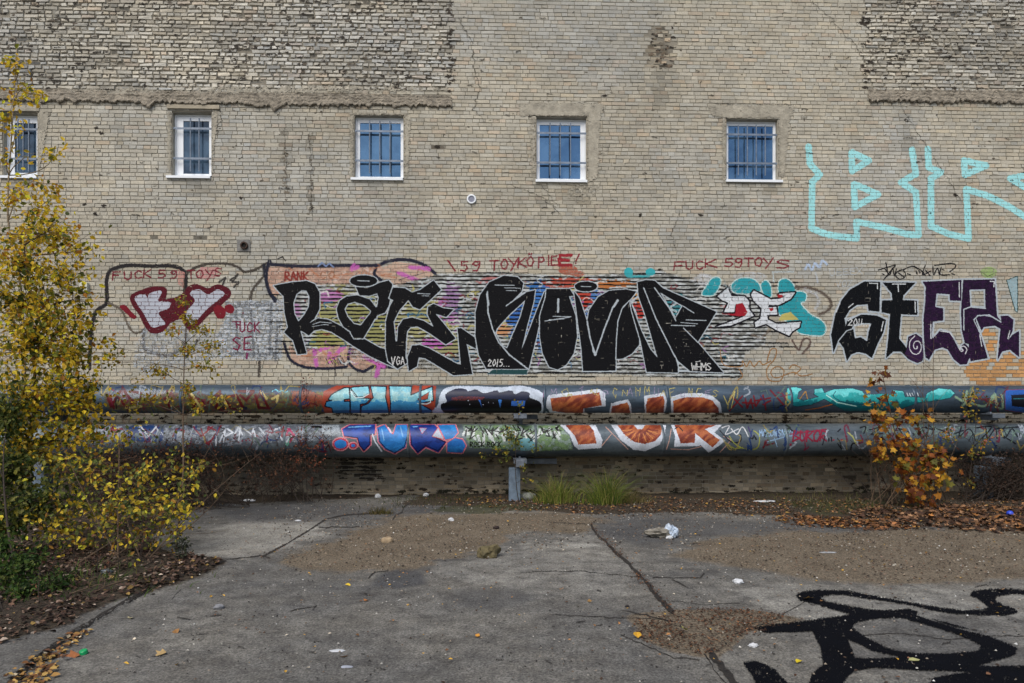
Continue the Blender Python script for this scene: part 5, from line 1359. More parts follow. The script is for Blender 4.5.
ii = (np.arange(nyg - 1)[:, None] * nxg + np.arange(nxg - 1)[None])
gf = np.stack([ii, ii + 1, ii + nxg + 1, ii + nxg], -1).reshape(-1, 4)
mgd, nt, b = mat_new('cracked_concrete_yard')
def att(n):
    a = N(nt, 'ShaderNodeAttribute', attribute_name=n); return a.outputs['Fac']
n_big = noise_node(nt, .7, 6, .6); n_mid = noise_node(nt, 5, 8, .7); n_fine = noise_node(nt, 42, 8, .8); n_grain = noise_node(nt, 170, 3, .7)
c = ramp(nt, n_mid.outputs[0], .32, tuple(lin((88, 87, 86))), .70, tuple(lin((136, 135, 131)))).outputs[0]
c = mul(nt, c, ramp(nt, n_big.outputs[0], .36, (.72, .73, .76), .64, (1.12, 1.1, 1.06)).outputs[0])
def overlay(c, a, rgb, lo=.3, hi=.6, fac=.9, rgb2=None, nz=None):
    ad = N(nt, 'ShaderNodeMath', operation='ADD'); nt.links.new(att(a), ad.inputs[0])
    sb = N(nt, 'ShaderNodeMath', operation='MULTIPLY_ADD'); nt.links.new(n_mid.outputs[0], sb.inputs[0]); sb.inputs[1].default_value = .9; sb.inputs[2].default_value = -.45
    nt.links.new(sb.outputs[0], ad.inputs[1])
    r = ramp(nt, ad.outputs[0], lo, (0, 0, 0), hi, (fac,) * 3)
    src = rgb
    if rgb2 is not None: src = ramp(nt, (nz or n_fine).outputs[0], .35, rgb, .68, rgb2).outputs[0]
    return mul(nt, c, src, r.outputs[0], 'MIX')
c = overlay(c, 'light', tuple(lin((158, 157, 152))), .25, .8, .85)
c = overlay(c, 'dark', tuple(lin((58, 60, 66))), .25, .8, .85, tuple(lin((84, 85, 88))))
c = overlay(c, 'dirt', tuple(lin((84, 74, 63))), .32, .66, .90, tuple(lin((138, 126, 108))))
drt = noise_node(nt, 2.3, 7, .7); c = mul(nt, c, ramp(nt, drt.outputs[0], .38, (.74, .72, .70), .6, (1.06, 1.06, 1.06)).outputs[0], .8)
c = overlay(c, 'litter', tuple(lin((38, 34, 29))), .3, .55, 1.0, tuple(lin((80, 70, 58))))
c = overlay(c, 'moss', tuple(lin((44, 50, 26))), .35, .7, .7, tuple(lin((74, 74, 44))))
# aggregate: pale and dark grains, pits and specks
vo = N(nt, 'ShaderNodeTexVoronoi'); vo.inputs['Scale'].default_value = 95
g_ = N(nt, 'ShaderNodeNewGeometry'); nt.links.new(g_.outputs['Position'], vo.inputs['Vector'])
vr = ramp(nt, vo.outputs['Color'], .15, (.55, .55, .55), .9, (1.42, 1.42, 1.38))
c = mul(nt, c, vr.outputs[0], .8)
c = mul(nt, c, ramp(nt, n_fine.outputs[0], .36, (.45, .45, .45), .58, (1.14, 1.14, 1.12)).outputs[0], .9)
c = mul(nt, c, ramp(nt, n_grain.outputs[0], .66, (1, 1, 1), .74, (1.9, 1.9, 1.85)).outputs[0], .7)
sp_ = noise_node(nt, 22, 2, .5)
c = mul(nt, c, ramp(nt, sp_.outputs[0], .27, (.35, .33, .3), .32, (1, 1, 1)).outputs[0], .8)
nt.links.new(c, b.inputs['Base Color']); b.inputs['Roughness'].default_value = .92; b.inputs['Specular IOR Level'].default_value = .25
sm_ = N(nt, 'ShaderNodeMath', operation='ADD'); nt.links.new(n_fine.outputs[0], sm_.inputs[0]); nt.links.new(n_grain.outputs[0], sm_.inputs[1])
bump(nt, b, sm_.outputs[0], .7, .006)
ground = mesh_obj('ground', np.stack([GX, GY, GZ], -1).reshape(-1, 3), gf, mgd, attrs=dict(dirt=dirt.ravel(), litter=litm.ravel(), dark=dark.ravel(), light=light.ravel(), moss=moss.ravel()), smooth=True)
tag(ground, kind='structure')
m = MB(); R_ = 300
m.add([(-R_, -R_, -.06), (R_, -R_, -.06), (R_, R_, -.06), (-R_, R_, -.06)], [(0, 1, 2, 3)])
tag(m.build('far_ground', simple('far_ground', (100, 98, 90), .95, 0, .3, .2)), kind='structure')

# cracks with dirt in them and the sprayed tag on the ground
def gmap(off):
    def mp(U0, U1, V0, V1, c, rr, cc_):
        Q = []
        for u, v in ((U0, V1), (U1, V1), (U1, V0), (U0, V0)):
            X, Y = on_ground(u, v); Q.append(np.stack([X, Y, gz_at(X, Y) * 0 + np.interp(0, [0], [0]) + 0 * X], -1))
        P = np.stack(Q, 1)
        P[..., 2] = gz_bil(P[..., 0], P[..., 1]) + off
        return P, np.ones(len(U0), bool)
    return mp
def gz_bil(x, y):
    i = np.clip(np.searchsorted(gxs, x) - 1, 0, nxg - 2); j = np.clip(np.searchsorted(gys, y) - 1, 0, nyg - 2)
    fx = np.clip((x - gxs[i]) / (gxs[i + 1] - gxs[i]), 0, 1); fy = np.clip((y - gys[j]) / (gys[j + 1] - gys[j]), 0, 1)
    return (GZ[j, i] * (1 - fx) + GZ[j, i + 1] * fx) * (1 - fy) + (GZ[j + 1, i] * (1 - fx) + GZ[j + 1, i + 1] * fx) * fy
cg = Canvas(-6, 496, 1032, 690, S=3)
cg.at(0, 0, 1); cg.piece('paving_joint', None)
CD = (34, 30, 27)
def gcrack(pts, w0, w1, k=CD, al=.95, rough=1.0):
    P = []; W_ = []
    for (a, b_) in zip(pts[:-1], pts[1:]):
        nn = max(2, int(math.hypot(b_[0]-a[0], b_[1]-a[1]) / 5))
        for i in range(nn):
            t = i / nn; P.append((a[0] + (b_[0]-a[0]) * t + RNG.normal(0, .9 * rough), a[1] + (b_[1]-a[1]) * t + RNG.normal(0, .4 * rough)))
    P.append(pts[-1])
    for i in range(len(P) - 1):
        w = w0 + (w1 - w0) * i / len(P); cg.stroke(P[i:i + 2], max(.5, w * RNG.uniform(.6, 1.3)), k, alpha=al, soft=.15)
gcrack([(2,694),(12,683),(40,658),(78,632),(112,611),(145,594),(158,586)], 4.2, 1.8, (24,21,19), rough=.4); gcrack([(158,586),(214,567),(226,562)], 1.2, .9)
gcrack([(206,562),(262,556),(270,558)], 1.2, .8); gcrack([(262,557),(285,545),(308,531),(326,519),(345,515),(380,513)], 1.6, 1.0, rough=.25); gcrack([(322,527),(362,527)], .9, .7)
gcrack([(392,520),(410,503),(414,498)], 1.1, .8); gcrack([(590,526),(600,538),(615,552),(640,576),(655,595),(672,612)], 1.8, 4.6, (40,33,28)); gcrack([(710,652),(722,668),(740,690)], 5.2, 6.5, (20,18,17)); gcrack([(705,655),(718,674),(730,690)], 1.2, 1)
gcrack([(545,522),(590,525)], .7, .7, al=.6); gcrack([(652,578),(700,578),(704,574)], 1.0, 1.2); gcrack([(672,580),(688,588)], 1.6, .8); gcrack([(555,615),(660,620)], .8, .8, al=.8); gcrack([(620,610),(650,617),(672,622)], 1.0, 1.4)
gcrack([(622,636),(650,648),(675,658),(700,660)], .9, .9, al=.8); gcrack([(520,573),(580,571),(640,577)], .7, .6, al=.7); gcrack([(735,636),(770,622),(800,605),(805,600)], .9, .7, al=.8); gcrack([(850,636),(900,634),(950,640),(1000,636),(1030,637)], .8, .7, al=.8)
gcrack([(660,600),(700,605),(740,604)], .7, .6, al=.6); gcrack([(290,612),(315,606),(313,610)], 1.2, .8, al=.8); gcrack([(368,578),(376,572),(388,571)], 1.2, .8); gcrack([(180,590),(172,600)], .8, .6, al=.6)
for q in range(70):
    u, v = RNG.uniform(120, 1000), 690 - abs(RNG.normal(0, 60)); cg.stroke([(u, v), (u + RNG.normal(0, 5), v + RNG.normal(0, 1.2))], RNG.uniform(.5, 1.6), (52,50,48), alpha=.6, soft=.5)
cg.export(gmap(.0035), simple('joint_dirt', (36, 32, 28), 1.0, 0, .5, 30, .6, .005, 80), None)
for o in bpy.data.objects:
    if o.name.startswith('paving_joint'): tag(o, kind='structure')

ct = Canvas(735, 575, 1036, 695, S=3)
ct.piece('pavement_graffiti', None)
ct.at(740, 575, 3.606)
NV = (9, 11, 18)
ct.poly([(200,75),(230,60),(300,55),(380,58),(460,72),(560,92),(640,105),(720,120),(800,130),(870,128),(895,118),(870,95),(830,75),(835,62),(880,52),(960,52),(1060,58),(1060,72),(980,70),(925,78),(920,92),(950,110),(985,120),(1005,138),(960,148),(880,150),(760,142),(700,132),(620,112),(540,98),(440,85),(380,75),(320,74),(290,82),(310,98),(370,110),(440,122),(500,130),(560,128),(600,125),(640,135),(640,150),(700,170),(800,200),(900,225),(970,250),(1000,268),(990,290),(940,305),(880,322),(860,330),(1060,328),(1060,420),(660,420),(700,372),(830,350),(640,345),(480,335),(410,350),(380,380),(360,420),(240,420),(260,360),(300,325),(290,260),(262,205),(180,208),(90,212),(50,195),(110,182),(200,172),(300,158),(400,145),(330,125),(262,105),(215,95)],
        NV, sm=False, edge=1.0, mott=.34, holes=([(405,185),(420,172),(500,160),(580,158),(680,185),(780,215),(870,255),(860,275),(760,285),(640,285),(560,275),(480,240),(420,205)], [(388,232),(430,250),(480,275),(560,292),(580,298),(480,302),(415,300)]))
ct.poly([(10,320),(60,312),(100,330),(130,350),(150,372),(180,400),(60,400),(40,360)], NV, edge=1.0, mott=.42); ct.poly([(905,215),(760,185),(700,165),(690,160),(800,190)], NV, edge=.8, mott=.3)
for q in range(40):
    ct.stroke([(RNG.uniform(250,330), RNG.uniform(320,400)) for _ in range(1)] * 2, .5, NV)
ct.export(gmap(.007), M['road_paint'], None)
for o in bpy.data.objects:
    if o.name.startswith('pavement_graffiti'): tag(o, 'black looping tag painted on the concrete in the lower right corner', 'graffiti')

# ------------------------------------------------------------------ leaves, plants
def leaf_mesh(name, P, size, cols, mat, parent=None, kind='oval', flat=False, asp=.62):
    """P (n,3), size (n,), cols (n,3) linear"""
    n = len(P)
    if flat:
        up = np.stack([RNG.normal(0, .28, n), RNG.normal(0, .28, n), np.ones(n)], 1)
    else:
        up = RNG.normal(0, 1, (n, 3)); up[:, 2] += .5; up[:, 1] -= .9
    up /= np.linalg.norm(up, axis=1)[:, None]
    t = RNG.normal(0, 1, (n, 3)); 
    if not flat: t[:, 2] -= .8
    t -= (t * up).sum(1)[:, None] * up; t /= np.linalg.norm(t, axis=1)[:, None]
    s = np.cross(up, t)
    if kind == 'oval':
        pr = [(0, 0, 0), (-.5 * asp, .38, .10), (-.36 * asp, .75, .06), (0, 1, -.05), (.36 * asp, .75, .06), (.5 * asp, .38, .10)]
        fl = [(0, 3, 2, 1), (0, 5, 4, 3)]
    else:
        ang = [-90, -62, -38, -15, 10, 32, 50, 68, 90]; 
        pr = [(0, 0, 0), (.18, .02, .02), (.55, .12, .10), (.34, .32, .04), (.62, .62, .10), (.26, .60, .03), (0, 1.05, -.03), (-.26, .60, .03), (-.62, .62, .10), (-.34, .32, .04), (-.55, .12, .10), (-.18, .02, .02)]
        fl = [tuple(range(12))]
    k = len(pr); V = np.zeros((n, k, 3))
    for q, (a, b_, c_) in enumerate(pr):
        V[:, q] = P + size[:, None] * (a * s + b_ * t + c_ * RNG.uniform(.3, 2.2, n)[:, None] * up)
    if kind == 'oval':
        f = (np.array(fl)[None] + (np.arange(n) * k)[:, None, None]).reshape(-1, 4)
    else:
        f = (np.array(fl)[None] + (np.arange(n) * k)[:, None, None]).reshape(-1, k)
    return mesh_obj(name, V.reshape(-1, 3), f, mat, parent, cols=np.repeat(cols, k, axis=0))
def pick(pal, w, n, var=.18):
    w = np.array(w, float); i = RNG.choice(len(pal), n, p=w / w.sum())
    return np.clip(lin(np.array(pal))[i] * np.clip(RNG.normal(1, var, (n, 1)), .4, 1.6), 0.004, .8)
def bez(a, b_, sag=0, wig=.05, n=6):
    out = []
    L = (b_ - a).length
    o1 = Vector(RNG.normal(0, 1, 3)) * wig * L
    for i in range(n + 1):
        t = i / n; out.append(a.lerp(b_, t) + o1 * (4 * t * (1 - t)) + Vector((0, 0, sag * 4 * t * (1 - t) * L)))
    return out
def plant(name, label, cat, base, clusters, pal, w, lsize, bark='bark', r0=.02, group=None, kind='oval', forks=3, mat='leaf', twig=True, stem_names='branch', trunkpath=None, gauss=.55, dens=1.0):
    """base (u, v) on the ground or a point; clusters: (u, v, depth, ru, rv, count) in picture units at that depth"""
    if not isinstance(base, Vector):
        X, Y = on_ground(*base); base = Vector((float(X), float(Y), float(gz_bil(X, Y))))
    t = thing(name, label, cat, tuple(base), group)
    tr = MB(); tw = MB(); P = []
    cents = [(at(u, v, d), u, v, d, ru, rv, c) for u, v, d, ru, rv, c in clusters]
    top = max(cents, key=lambda c: c[0].z)[0]
    if trunkpath: tp = [at(*q) if not isinstance(q, Vector) else q for q in trunkpath]; tp = [base] + tp
    else: tp = bez(base, top, wig=.03)
    sp = [Vector(q) for q in spline([tuple(q) for q in tp], n=4)]
    tr.tube(sp, r0, r0 * .25, n=7)
    for cp, u, v, d, ru, rv, c in cents:
        c = int(c * dens)
        cand = [q for q in sp if q.z < cp.z - .03] or sp[:2]
        a = min(cand, key=lambda q: (q - cp).length + .25 * abs(q.z - base.z) * 0)
        pts = bez(a, cp, sag=-.05 if cp.z < a.z else .04, wig=.07); tr.tube(pts, r0 * .4, r0 * .15, n=5)
        m_ = ru * d / F; n_ = rv * d / F
        q = RNG.normal(0, gauss, (c, 3)); q = np.clip(q, -1.4, 1.4)
        # leaves sit along twigs, so that the crown has sprays and gaps
        nt_ = max(3, c // 9); tips = RNG.normal(0, gauss, (nt_, 3)) * np.array([m_, max(m_, .12) * .8, n_])
        for k in range(nt_):
            tip = cp + Vector(tips[k]); st = pts[-1].lerp(pts[-3], RNG.random())
            if twig: tw.tube(bez(st, tip, wig=.08, n=4), r0 * .10 + .0012, .0010, n=3)
            nn = c // nt_ + 1
            tt = RNG.uniform(.25, 1.08, nn)
            for x in tt: P.append(tuple(st.lerp(tip, x) + Vector(RNG.normal(0, 1, 3)) * (lsize * .75)))
    tr.build('trunk', M[bark], t, smooth=True)
    if twig and tw.v: tw.build('twigs', M[bark], t)
    P = np.array(P); n = len(P)
    leaf_mesh('crown', P, lsize * RNG.uniform(.6, 1.25, n), pick(pal, w, n), M[mat], t, kind=kind)
    return t
YEL = [(244,204,52),(222,184,56),(182,160,54),(126,130,48),(80,92,38),(170,116,40)]
# yellow trees at the left edge
plant('yellow_tree', 'tall thin yellow-leaved young tree in front of the window at the left edge', 'tree', Vector((-7.35, 9.6, 0)), 
      [(16,60,9.5,8,14,40),(22,88,9.5,15,16,65),(34,92,9.4,8,8,20),(10,112,9.5,12,16,60),(14,132,9.5,8,12,24),(55,150,9.4,10,9,42),(28,156,9.5,14,6,22),(6,158,9.4,6,14,22),(34,181,9.4,16,6,26),(50,184,9.4,12,12,60),(14,196,9.5,16,14,80),(46,206,9.3,18,14,130),(66,232,9.3,14,16,120),(20,235,9.3,26,20,220)],
      YEL, (6,5,3,2,1,1), .072, 'pale_bark', .022, trunkpath=[(18,430,9.6),(22,300,9.6),(8,220,9.6),(12,130,9.6),(17,45,9.6)], gauss=.75, dens=.85)
plant('yellow_tree', 'dense yellow and green bushy tree filling the left edge beside the pipes', 'tree', Vector((-6.6, 9.0, 0)),
      [(22,262,9.0,34,24,420),(64,276,9.0,20,18,200),(20,300,9.0,30,24,480),(58,315,8.9,24,22,360),(84,300,9.1,8,22,50),(30,345,8.9,34,26,640),(70,352,8.9,20,24,330),(22,395,8.8,30,28,560),(84,250,9.0,12,16,50),(92,330,9.0,10,16,60),(92,400,8.9,12,20,90),(86,430,8.8,14,16,120),(50,230,9.0,26,14,200),(66,395,8.8,26,24,420),(88,376,9.0,10,20,70),(30,440,8.8,36,22,520),(76,432,8.8,22,18,170)],
      YEL, (6,5,3,4,3,1), .070, 'bark', .030, trunkpath=[(30,430,9.0),(34,360,9.0),(30,300,9.0),(24,245,9.0)], gauss=.85, dens=1.15)
plant('green_bush', 'dark green leafy bush at the left edge below the yellow trees', 'bush', (15, 575),
      [(8,420,8.4,16,34,260),(14,470,8.2,24,22,360),(40,500,8.0,34,18,320),(10,520,7.8,26,18,340)], [(70,84,36),(52,70,34),(96,104,46),(120,120,60),(150,140,50)], (4,4,3,2,1), .062, 'dark_bark', .014, dens=2.2, gauss=.62)
plant('yellow_shrub', 'low spreading shrub with small clear yellow leaves in front of the pipes at left', 'shrub', (118, 562),
      [(60,470,8.2,30,20,170),(95,462,8.3,24,18,120),(120,445,8.5,14,14,60),(130,480,8.2,24,18,150),(165,470,8.3,22,18,100),(100,505,8.0,34,20,230),(145,512,8.0,26,18,220),(180,500,8.1,20,16,120),(196,478,8.2,13,14,44),(205,462,8.3,9,9,16),(60,515,7.9,30,18,220),(140,536,7.9,34,10,130),(90,532,7.9,34,12,120),(170,528,8.0,22,9,70)],
      [(246,206,62), (222,192,66), (146,144,66), (108,120,62), (160,118,46), (80,94,50)], (4,4,4,4,2,3), .058, 'bark', .012, dens=1.15, gauss=.95)
plant('green_bush', 'short dark green weeds at the lower left corner', 'bush', (12, 628),
      [(10,570,6.6,26,16,240),(30,590,6.3,24,14,260),(12,610,6.1,24,14,260),(60,585,6.5,16,12,120),(30,560,6.8,24,12,180),(45,606,6.2,18,10,120),(2,545,6.8,16,20,160)], [(64,92,38),(46,70,32),(88,110,48),(120,132,66)], (4,4,2,1), .045, 'dark_bark', .006, dens=1.5)
plant('sapling', 'slender sapling with sparse yellow-green leaves before the silver letters', 'tree', (176, 552),
      [(182,300,9.6,6,12,34),(190,320,9.6,14,14,70),(165,330,9.6,12,10,34),(206,330,9.6,12,10,50),(212,345,9.6,12,12,60),(186,350,9.6,14,10,60),(165,372,9.6,14,10,50),(206,366,9.6,14,12,70),(145,366,9.6,12,14,40),(222,345,9.6,8,10,16),(160,398,9.5,22,9,60),(190,392,9.5,16,12,80),(218,398,9.5,18,9,46),(140,402,9.5,16,10,44),(230,410,9.5,12,6,12),(200,412,9.5,16,8,30),(106,345,9.5,10,12,30),(112,362,9.5,12,8,24)],
      [(190,164,50),(160,140,44),(150,146,70),(120,126,60),(196,130,40)], (5,4,3,2,1), .050, 'bark', .013, trunkpath=[(183,480,8.9),(183,430,9.4),(184,370,9.6),(186,320,9.6),(184,280,9.6)])
plant('climbing_plant', 'sparse yellow-green climber hanging round the pipes above the post', 'climber', Vector((float(on_wall(519, 490, 12.0)[0]), 12.0, 0)),
      [(520,405,12.0,3,12,16),(506,432,12.0,10,8,44),(516,440,12.0,8,10,50),(496,450,12.0,10,5,26),(508,455,12.0,12,6,40),(484,455,12.0,6,5,12),(536,448,12.0,4,10,12),(524,466,12.0,6,8,18),(528,478,12.0,4,6,10)],
      [(168,150,56),(120,124,54),(90,102,48),(190,160,60)], (3,4,3,1), .05, 'dark_bark', .008)
plant('maple_shrub', 'shrub with large rusty orange and yellow lobed leaves in front of the pipes at right', 'shrub', Vector((float(on_wall(908, 500, 11.4)[0]), 11.2, 0)),
      [(882,372,11.4,6,10,10),(878,382,11.4,10,6,8),(884,396,11.4,9,12,22),(872,404,11.3,9,8,14),(882,416,11.3,12,10,34),(876,418,11.3,8,8,16),(904,418,11.3,10,9,20),(918,420,11.3,10,10,20),(888,440,11.2,12,10,26),(872,445,11.2,7,8,12),(908,447,11.2,14,10,50),(930,455,11.2,12,12,50),(905,462,11.1,12,10,50),(935,475,11.1,14,12,70),(912,485,11.1,12,10,40),(940,460,11.2,14,12,50),(922,500,11.1,12,6,30),(880,455,11.2,10,8,22)],
      [(152,88,38),(126,70,38),(174,118,44),(204,158,54),(96,54,34),(110,108,48)], (3,3,4,5,2,2), .095, 'bark', .017, kind='maple', gauss=.6)
plant('yellow_shrub', 'small yellow and green leaved bramble on thin stems at the far right', 'shrub', Vector((float(on_wall(965, 500, 11.6)[0]), 11.6, 0)),
      [(968,400,11.7,10,7,30),(978,396,11.7,12,6,34),(966,412,11.6,8,8,26),(976,416,11.6,10,6,22),(950,425,11.6,8,8,26),(984,440,11.6,14,9,36),(970,452,11.5,12,12,30),(966,478,11.5,10,8,22),(945,440,11.5,16,12,44)],
      [(180,150,50),(120,116,54),(96,100,50),(196,120,50),(170,110,100)], (3,3,3,1,1), .055, 'dark_bark', .009)
# bare stems, dead weeds
def stems(name, label, cat, spots, mat, r, group=None, twigs=4, col=None, seeds=0, base_at=None, pal=None, parts='stem'):
    b0 = at(*spots[0][0])
    t = thing(name, label, cat, (b0.x, b0.y, 0), group); m = MB(); sd_ = []
    for (a, b_) in spots:
        A, Bp = at(*a), at(*b_); A.z = max(-.02, min(A.z, .05)) if a[1] > 485 else A.z
        pts = bez(A, Bp, wig=.05, n=8); m.tube(pts, r, r * .3, n=5)
        L = (Bp - A).length
        for q in range(twigs):
            s = pts[RNG.integers(2, 8)]; e = s + Vector((RNG.normal(0, .35), RNG.normal(0, .2), abs(RNG.normal(.3, .25)))) * L * .35
            tp = bez(s, e, wig=.1, n=4); m.tube(tp, r * .4, r * .12, n=4)
            for _ in range(seeds):
                x = tp[RNG.integers(1, 5)]; sd_.append(tuple(x + Vector(RNG.normal(0, .02, 3))))
        for _ in range(seeds * 3):
            x = pts[RNG.integers(4, 9)]; sd_.append(tuple(x + Vector(RNG.normal(0, .03, 3))))
    m.build(parts, M[mat], t)
    if sd_:
        P = np.array(sd_); leaf_mesh('dry_leaves', P, .035 * RNG.uniform(.5, 1.3, len(P)), pick(pal or [(84,56,42),(64,44,36),(104,72,52)], (2,2,1), len(P)), M['litter'], t)
    return t
def rnd_spots(u0, u1, vb, vt, d, n, lean=8):
    return [((RNG.uniform(u0, u1), vb, d + RNG.normal(0, .15)),) * 1 + ((RNG.uniform(u0, u1) + RNG.normal(0, lean), RNG.uniform(vt, vt + (vb - vt) * .55), d + RNG.normal(0, .15)),) for _ in range(n)]
stems('dead_weed', 'tangle of brown dead weeds under the lower pipe left of the blue letters', 'dead weeds', rnd_spots(235, 330, 499, 425, 12.0, 46), 'dark_bark', .006, twigs=6, seeds=3)
stems('dead_weed', 'tall rusty brown seed stalk rising before the pipes near the pale blue letters', 'dead weeds', [((308,498,11.9),(307,384,11.9)), ((304,498,11.9),(296,430,11.9)), ((312,498,11.9),(322,440,11.9))], 'dark_bark', .008, twigs=10, seeds=8, pal=[(120,62,42),(92,50,38),(140,84,58)])
stems('dead_weed', 'dark dry weeds below the pipes at the far left', 'dead weeds', rnd_spots(50, 250, 500, 436, 11.6, 170), 'dark_bark', .006, twigs=6, seeds=3)
stems('bramble', 'dark bare brambles against the wall at the far right', 'bramble', rnd_spots(955, 1060, 500, 448, 11.9, 110, 22), 'dark_bark', .006, twigs=8, seeds=4, pal=[(52,40,34),(40,32,28),(74,54,42)])
stems('bare_shrub', 'clump of bare upright brown stems at the foot of the orange shrub', 'shrub', rnd_spots(868, 950, 500, 425, 11.4, 34, 10), 'bark', .008, twigs=5, seeds=2)
stems('bare_shrub', 'leaning reddish bare stem left of the orange shrub', 'shrub', [((866,498,12.2),(822,455,12.4)), ((872,498,12.1),(842,452,12.3)), ((880,498,12.1),(876,462,12.0)), ((893,500,11.8),(850,440,11.8))], 'dark_bark', .012, twigs=3)
stems('bare_sapling', 'thin leafless sapling standing before the turquoise snake at right', 'tree', [((930,500,11.7),(924,350,11.7)), ((936,500,11.7),(934,335,11.7)), ((926,440,11.7),(910,378,11.7))], 'bark', .009, twigs=4)
stems('dead_weed', 'group of thin dark stalks standing in the leaf litter at lower left', 'dead weeds', [((118,575,7.2),(122,520,7.2)), ((128,572,7.2),(130,515,7.2)), ((136,570,7.3),(135,480,7.3)), ((140,566,7.3),(146,530,7.3)), ((40,640,6.0),(42,560,6.1)), ((98,580,6.9),(96,520,7.0)), ((56,590,6.7),(58,545,6.7)), ((78,580,6.9),(80,530,6.9)), ((110,585,6.9),(108,540,6.9))], 'dark_bark', .005, twigs=3, seeds=2)
stems('fallen_branch', 'crooked dead branch lying in the leaf litter at lower left', 'branch', [((62,598,6.25),(100,584,6.45)), ((95,588,6.3),(135,578,6.6)), ((70,560,7.2),(125,534,7.6))], 'bark', .012, twigs=2)
stems('dark_weed', 'small upright grey-green weed on the concrete at left', 'weed', [((182,562,7.6),(181,534,7.6)), ((181,562,7.6),(174,540,7.6)), ((183,562,7.6),(189,541,7.6))], 'dark_bark', .004, twigs=5, seeds=6, pal=[(54,60,44),(44,48,38),(70,74,54)])
def grass(name, label, u, v, d, wu, n, h, pal, w, stuff=False):
    c0 = at(u, v, d); c0.z = 0.0
    t = None if stuff else thing(name, label, 'grass tuft', tuple(c0)); V = []; Fq = []; Cc = pick(pal, w, n)
    for i in range(n):
        a = RNG.normal(0, 1, 2); b_ = Vector((c0.x + a[0] * wu * .35, c0.y + a[1] * wu * .22, 0.0))
        hh = h * RNG.uniform(.35, 1.1) * (1 - .22 * abs(a[0])); ln = Vector((a[0] * .35 + RNG.normal(0, .45), a[1] * .15 + RNG.normal(0, .3), 0)) * hh
        w_ = RNG.uniform(.004, .008); sd_ = Vector((math.cos(RNG.uniform(0, 6)), math.sin(RNG.uniform(0, 6)) * .5, 0)) * w_
        k = len(V)
        for tt in (0, .4, .75, 1.0):
            p = b_ + Vector((0, 0, hh * (tt - .25 * tt * tt))) + ln * tt * tt
            V += [tuple(p - sd_ * (1 - tt * .9)), tuple(p + sd_ * (1 - tt * .9))]
        Fq += [(k, k + 1, k + 3, k + 2), (k + 2, k + 3, k + 5, k + 4), (k + 4, k + 5, k + 7, k + 6)]
    o = mesh_obj('low_weeds' if stuff else 'blades', np.array(V), np.array(Fq), M['leaf'], t, cols=np.repeat(Cc, 8, axis=0))
    if stuff: tag(o, label, 'weeds', kind='stuff')
GP = [(104,122,48),(130,144,62),(76,98,42),(168,160,92),(150,136,84)]
grass('grass_tuft', 'left, looser clump of green grass right of the blue-grey post', 558, 500, 11.9, .55, 560, .72, GP, (3,3,2,3,2))
grass('grass_tuft', 'right, brighter green clump of grass against the wall below the orange letters', 607, 502, 11.7, .42, 620, .88, GP, (4,4,3,1,1))
grass('grass_tuft', 'small dry tuft of weeds on the bare ground left of centre', 380, 513, 10.9, .30, 160, .20, [(96,92,50),(120,106,66),(80,74,44)], (2,2,2))
grass('grass_tuft', 'dry grass fringe beside the brighter clump near the wall', 626, 502, 11.9, .6, 420, .38, [(110,104,62),(130,116,80),(90,92,48)], (2,2,1))

# leaf litter (uncountable)
def scatter(n, poly_uv, seed, soft=3):
    P = []
    us = [p[0] for p in poly_uv]; vs = [p[1] for p in poly_uv]
    x0, x1, y0, y1 = 1e9, -1e9, 1e9, -1e9
    for u, v in poly_uv:
        X, Y = on_ground(u, max(v, 480)); x0 = min(x0, X); x1 = max(x1, X); y0 = min(y0, Y); y1 = max(y1, Y)
    y1 = min(y1, WALL - .02)
    while sum(len(p) for p in P) < n:
        X = RNG.uniform(x0, x1, n * 2); Y = RNG.uniform(y0, y1, n * 2); U, V_ = to_px(X, Y, 0 * X)
        k = inpoly(U + RNG.normal(0, soft * 2, len(U)), V_ + RNG.normal(0, soft * .5, len(U)), poly_uv) & (fbm(X * 2.5, Y * 2.5, seed) + RNG.random(len(X)) * .35 > .55)
        P.append(np.stack([X[k], Y[k]], 1))
    P = np.concatenate(P)[:n]; z = gz_bil(P[:, 0], P[:, 1])
    return np.stack([P[:, 0], P[:, 1], z + .006 + RNG.random(n) * .02], 1)
def litter(label, n, poly_uv, size, pal, w, seed, soft=3, kind='oval'):
    P = scatter(n, poly_uv, seed, soft)
    o = leaf_mesh('leaf_litter', P, size * RNG.uniform(.5, 1.3, n), pick(pal, w, n, .3), M['litter'], None, flat=True, kind=kind, asp=.75)
    tag(o, label, 'leaf litter', kind='stuff')
BRW = [(96,74,60),(70,54,46),(126,106,92),(136,112,64),(54,42,36),(158,144,130)]
litter('brown fallen leaves covering the soil at lower left', 5000, [(-60,545),(60,552),(190,558),(222,562),(205,574),(160,588),(105,604),(66,628),(-10,650),(-80,690)], .044, BRW, (4,5,2,1,6,1), 201)
litter('orange-brown leaves drifted below the orange shrub at right', 1700, [(850,512),(900,507),(1060,510),(1080,530),(1024,534),(940,528),(860,524)], .078, [(124,92,66),(96,70,52),(148,114,84),(66,48,38),(156,106,58),(44,34,28)], (3,4,3,4,1,3), 202, 4, 'maple')
litter('line of small brown leaves along the foot of the wall', 4200, [(420,499),(640,500),(860,502),(1060,498),(1060,516),(860,526),(780,520),(700,514),(600,516),(500,510)], .045, [(110,80,58),(84,62,48),(140,104,70),(150,120,60),(70,54,42)], (3,3,2,1,3), 203)
litter('orange leaf edge along the dirt strip at right', 700, [(770,519),(800,517),(880,525),(930,529),(880,531),(800,526)], .06, [(136,92,58),(110,76,50),(160,120,66),(70,52,40)], (3,3,1,2), 204, 2)
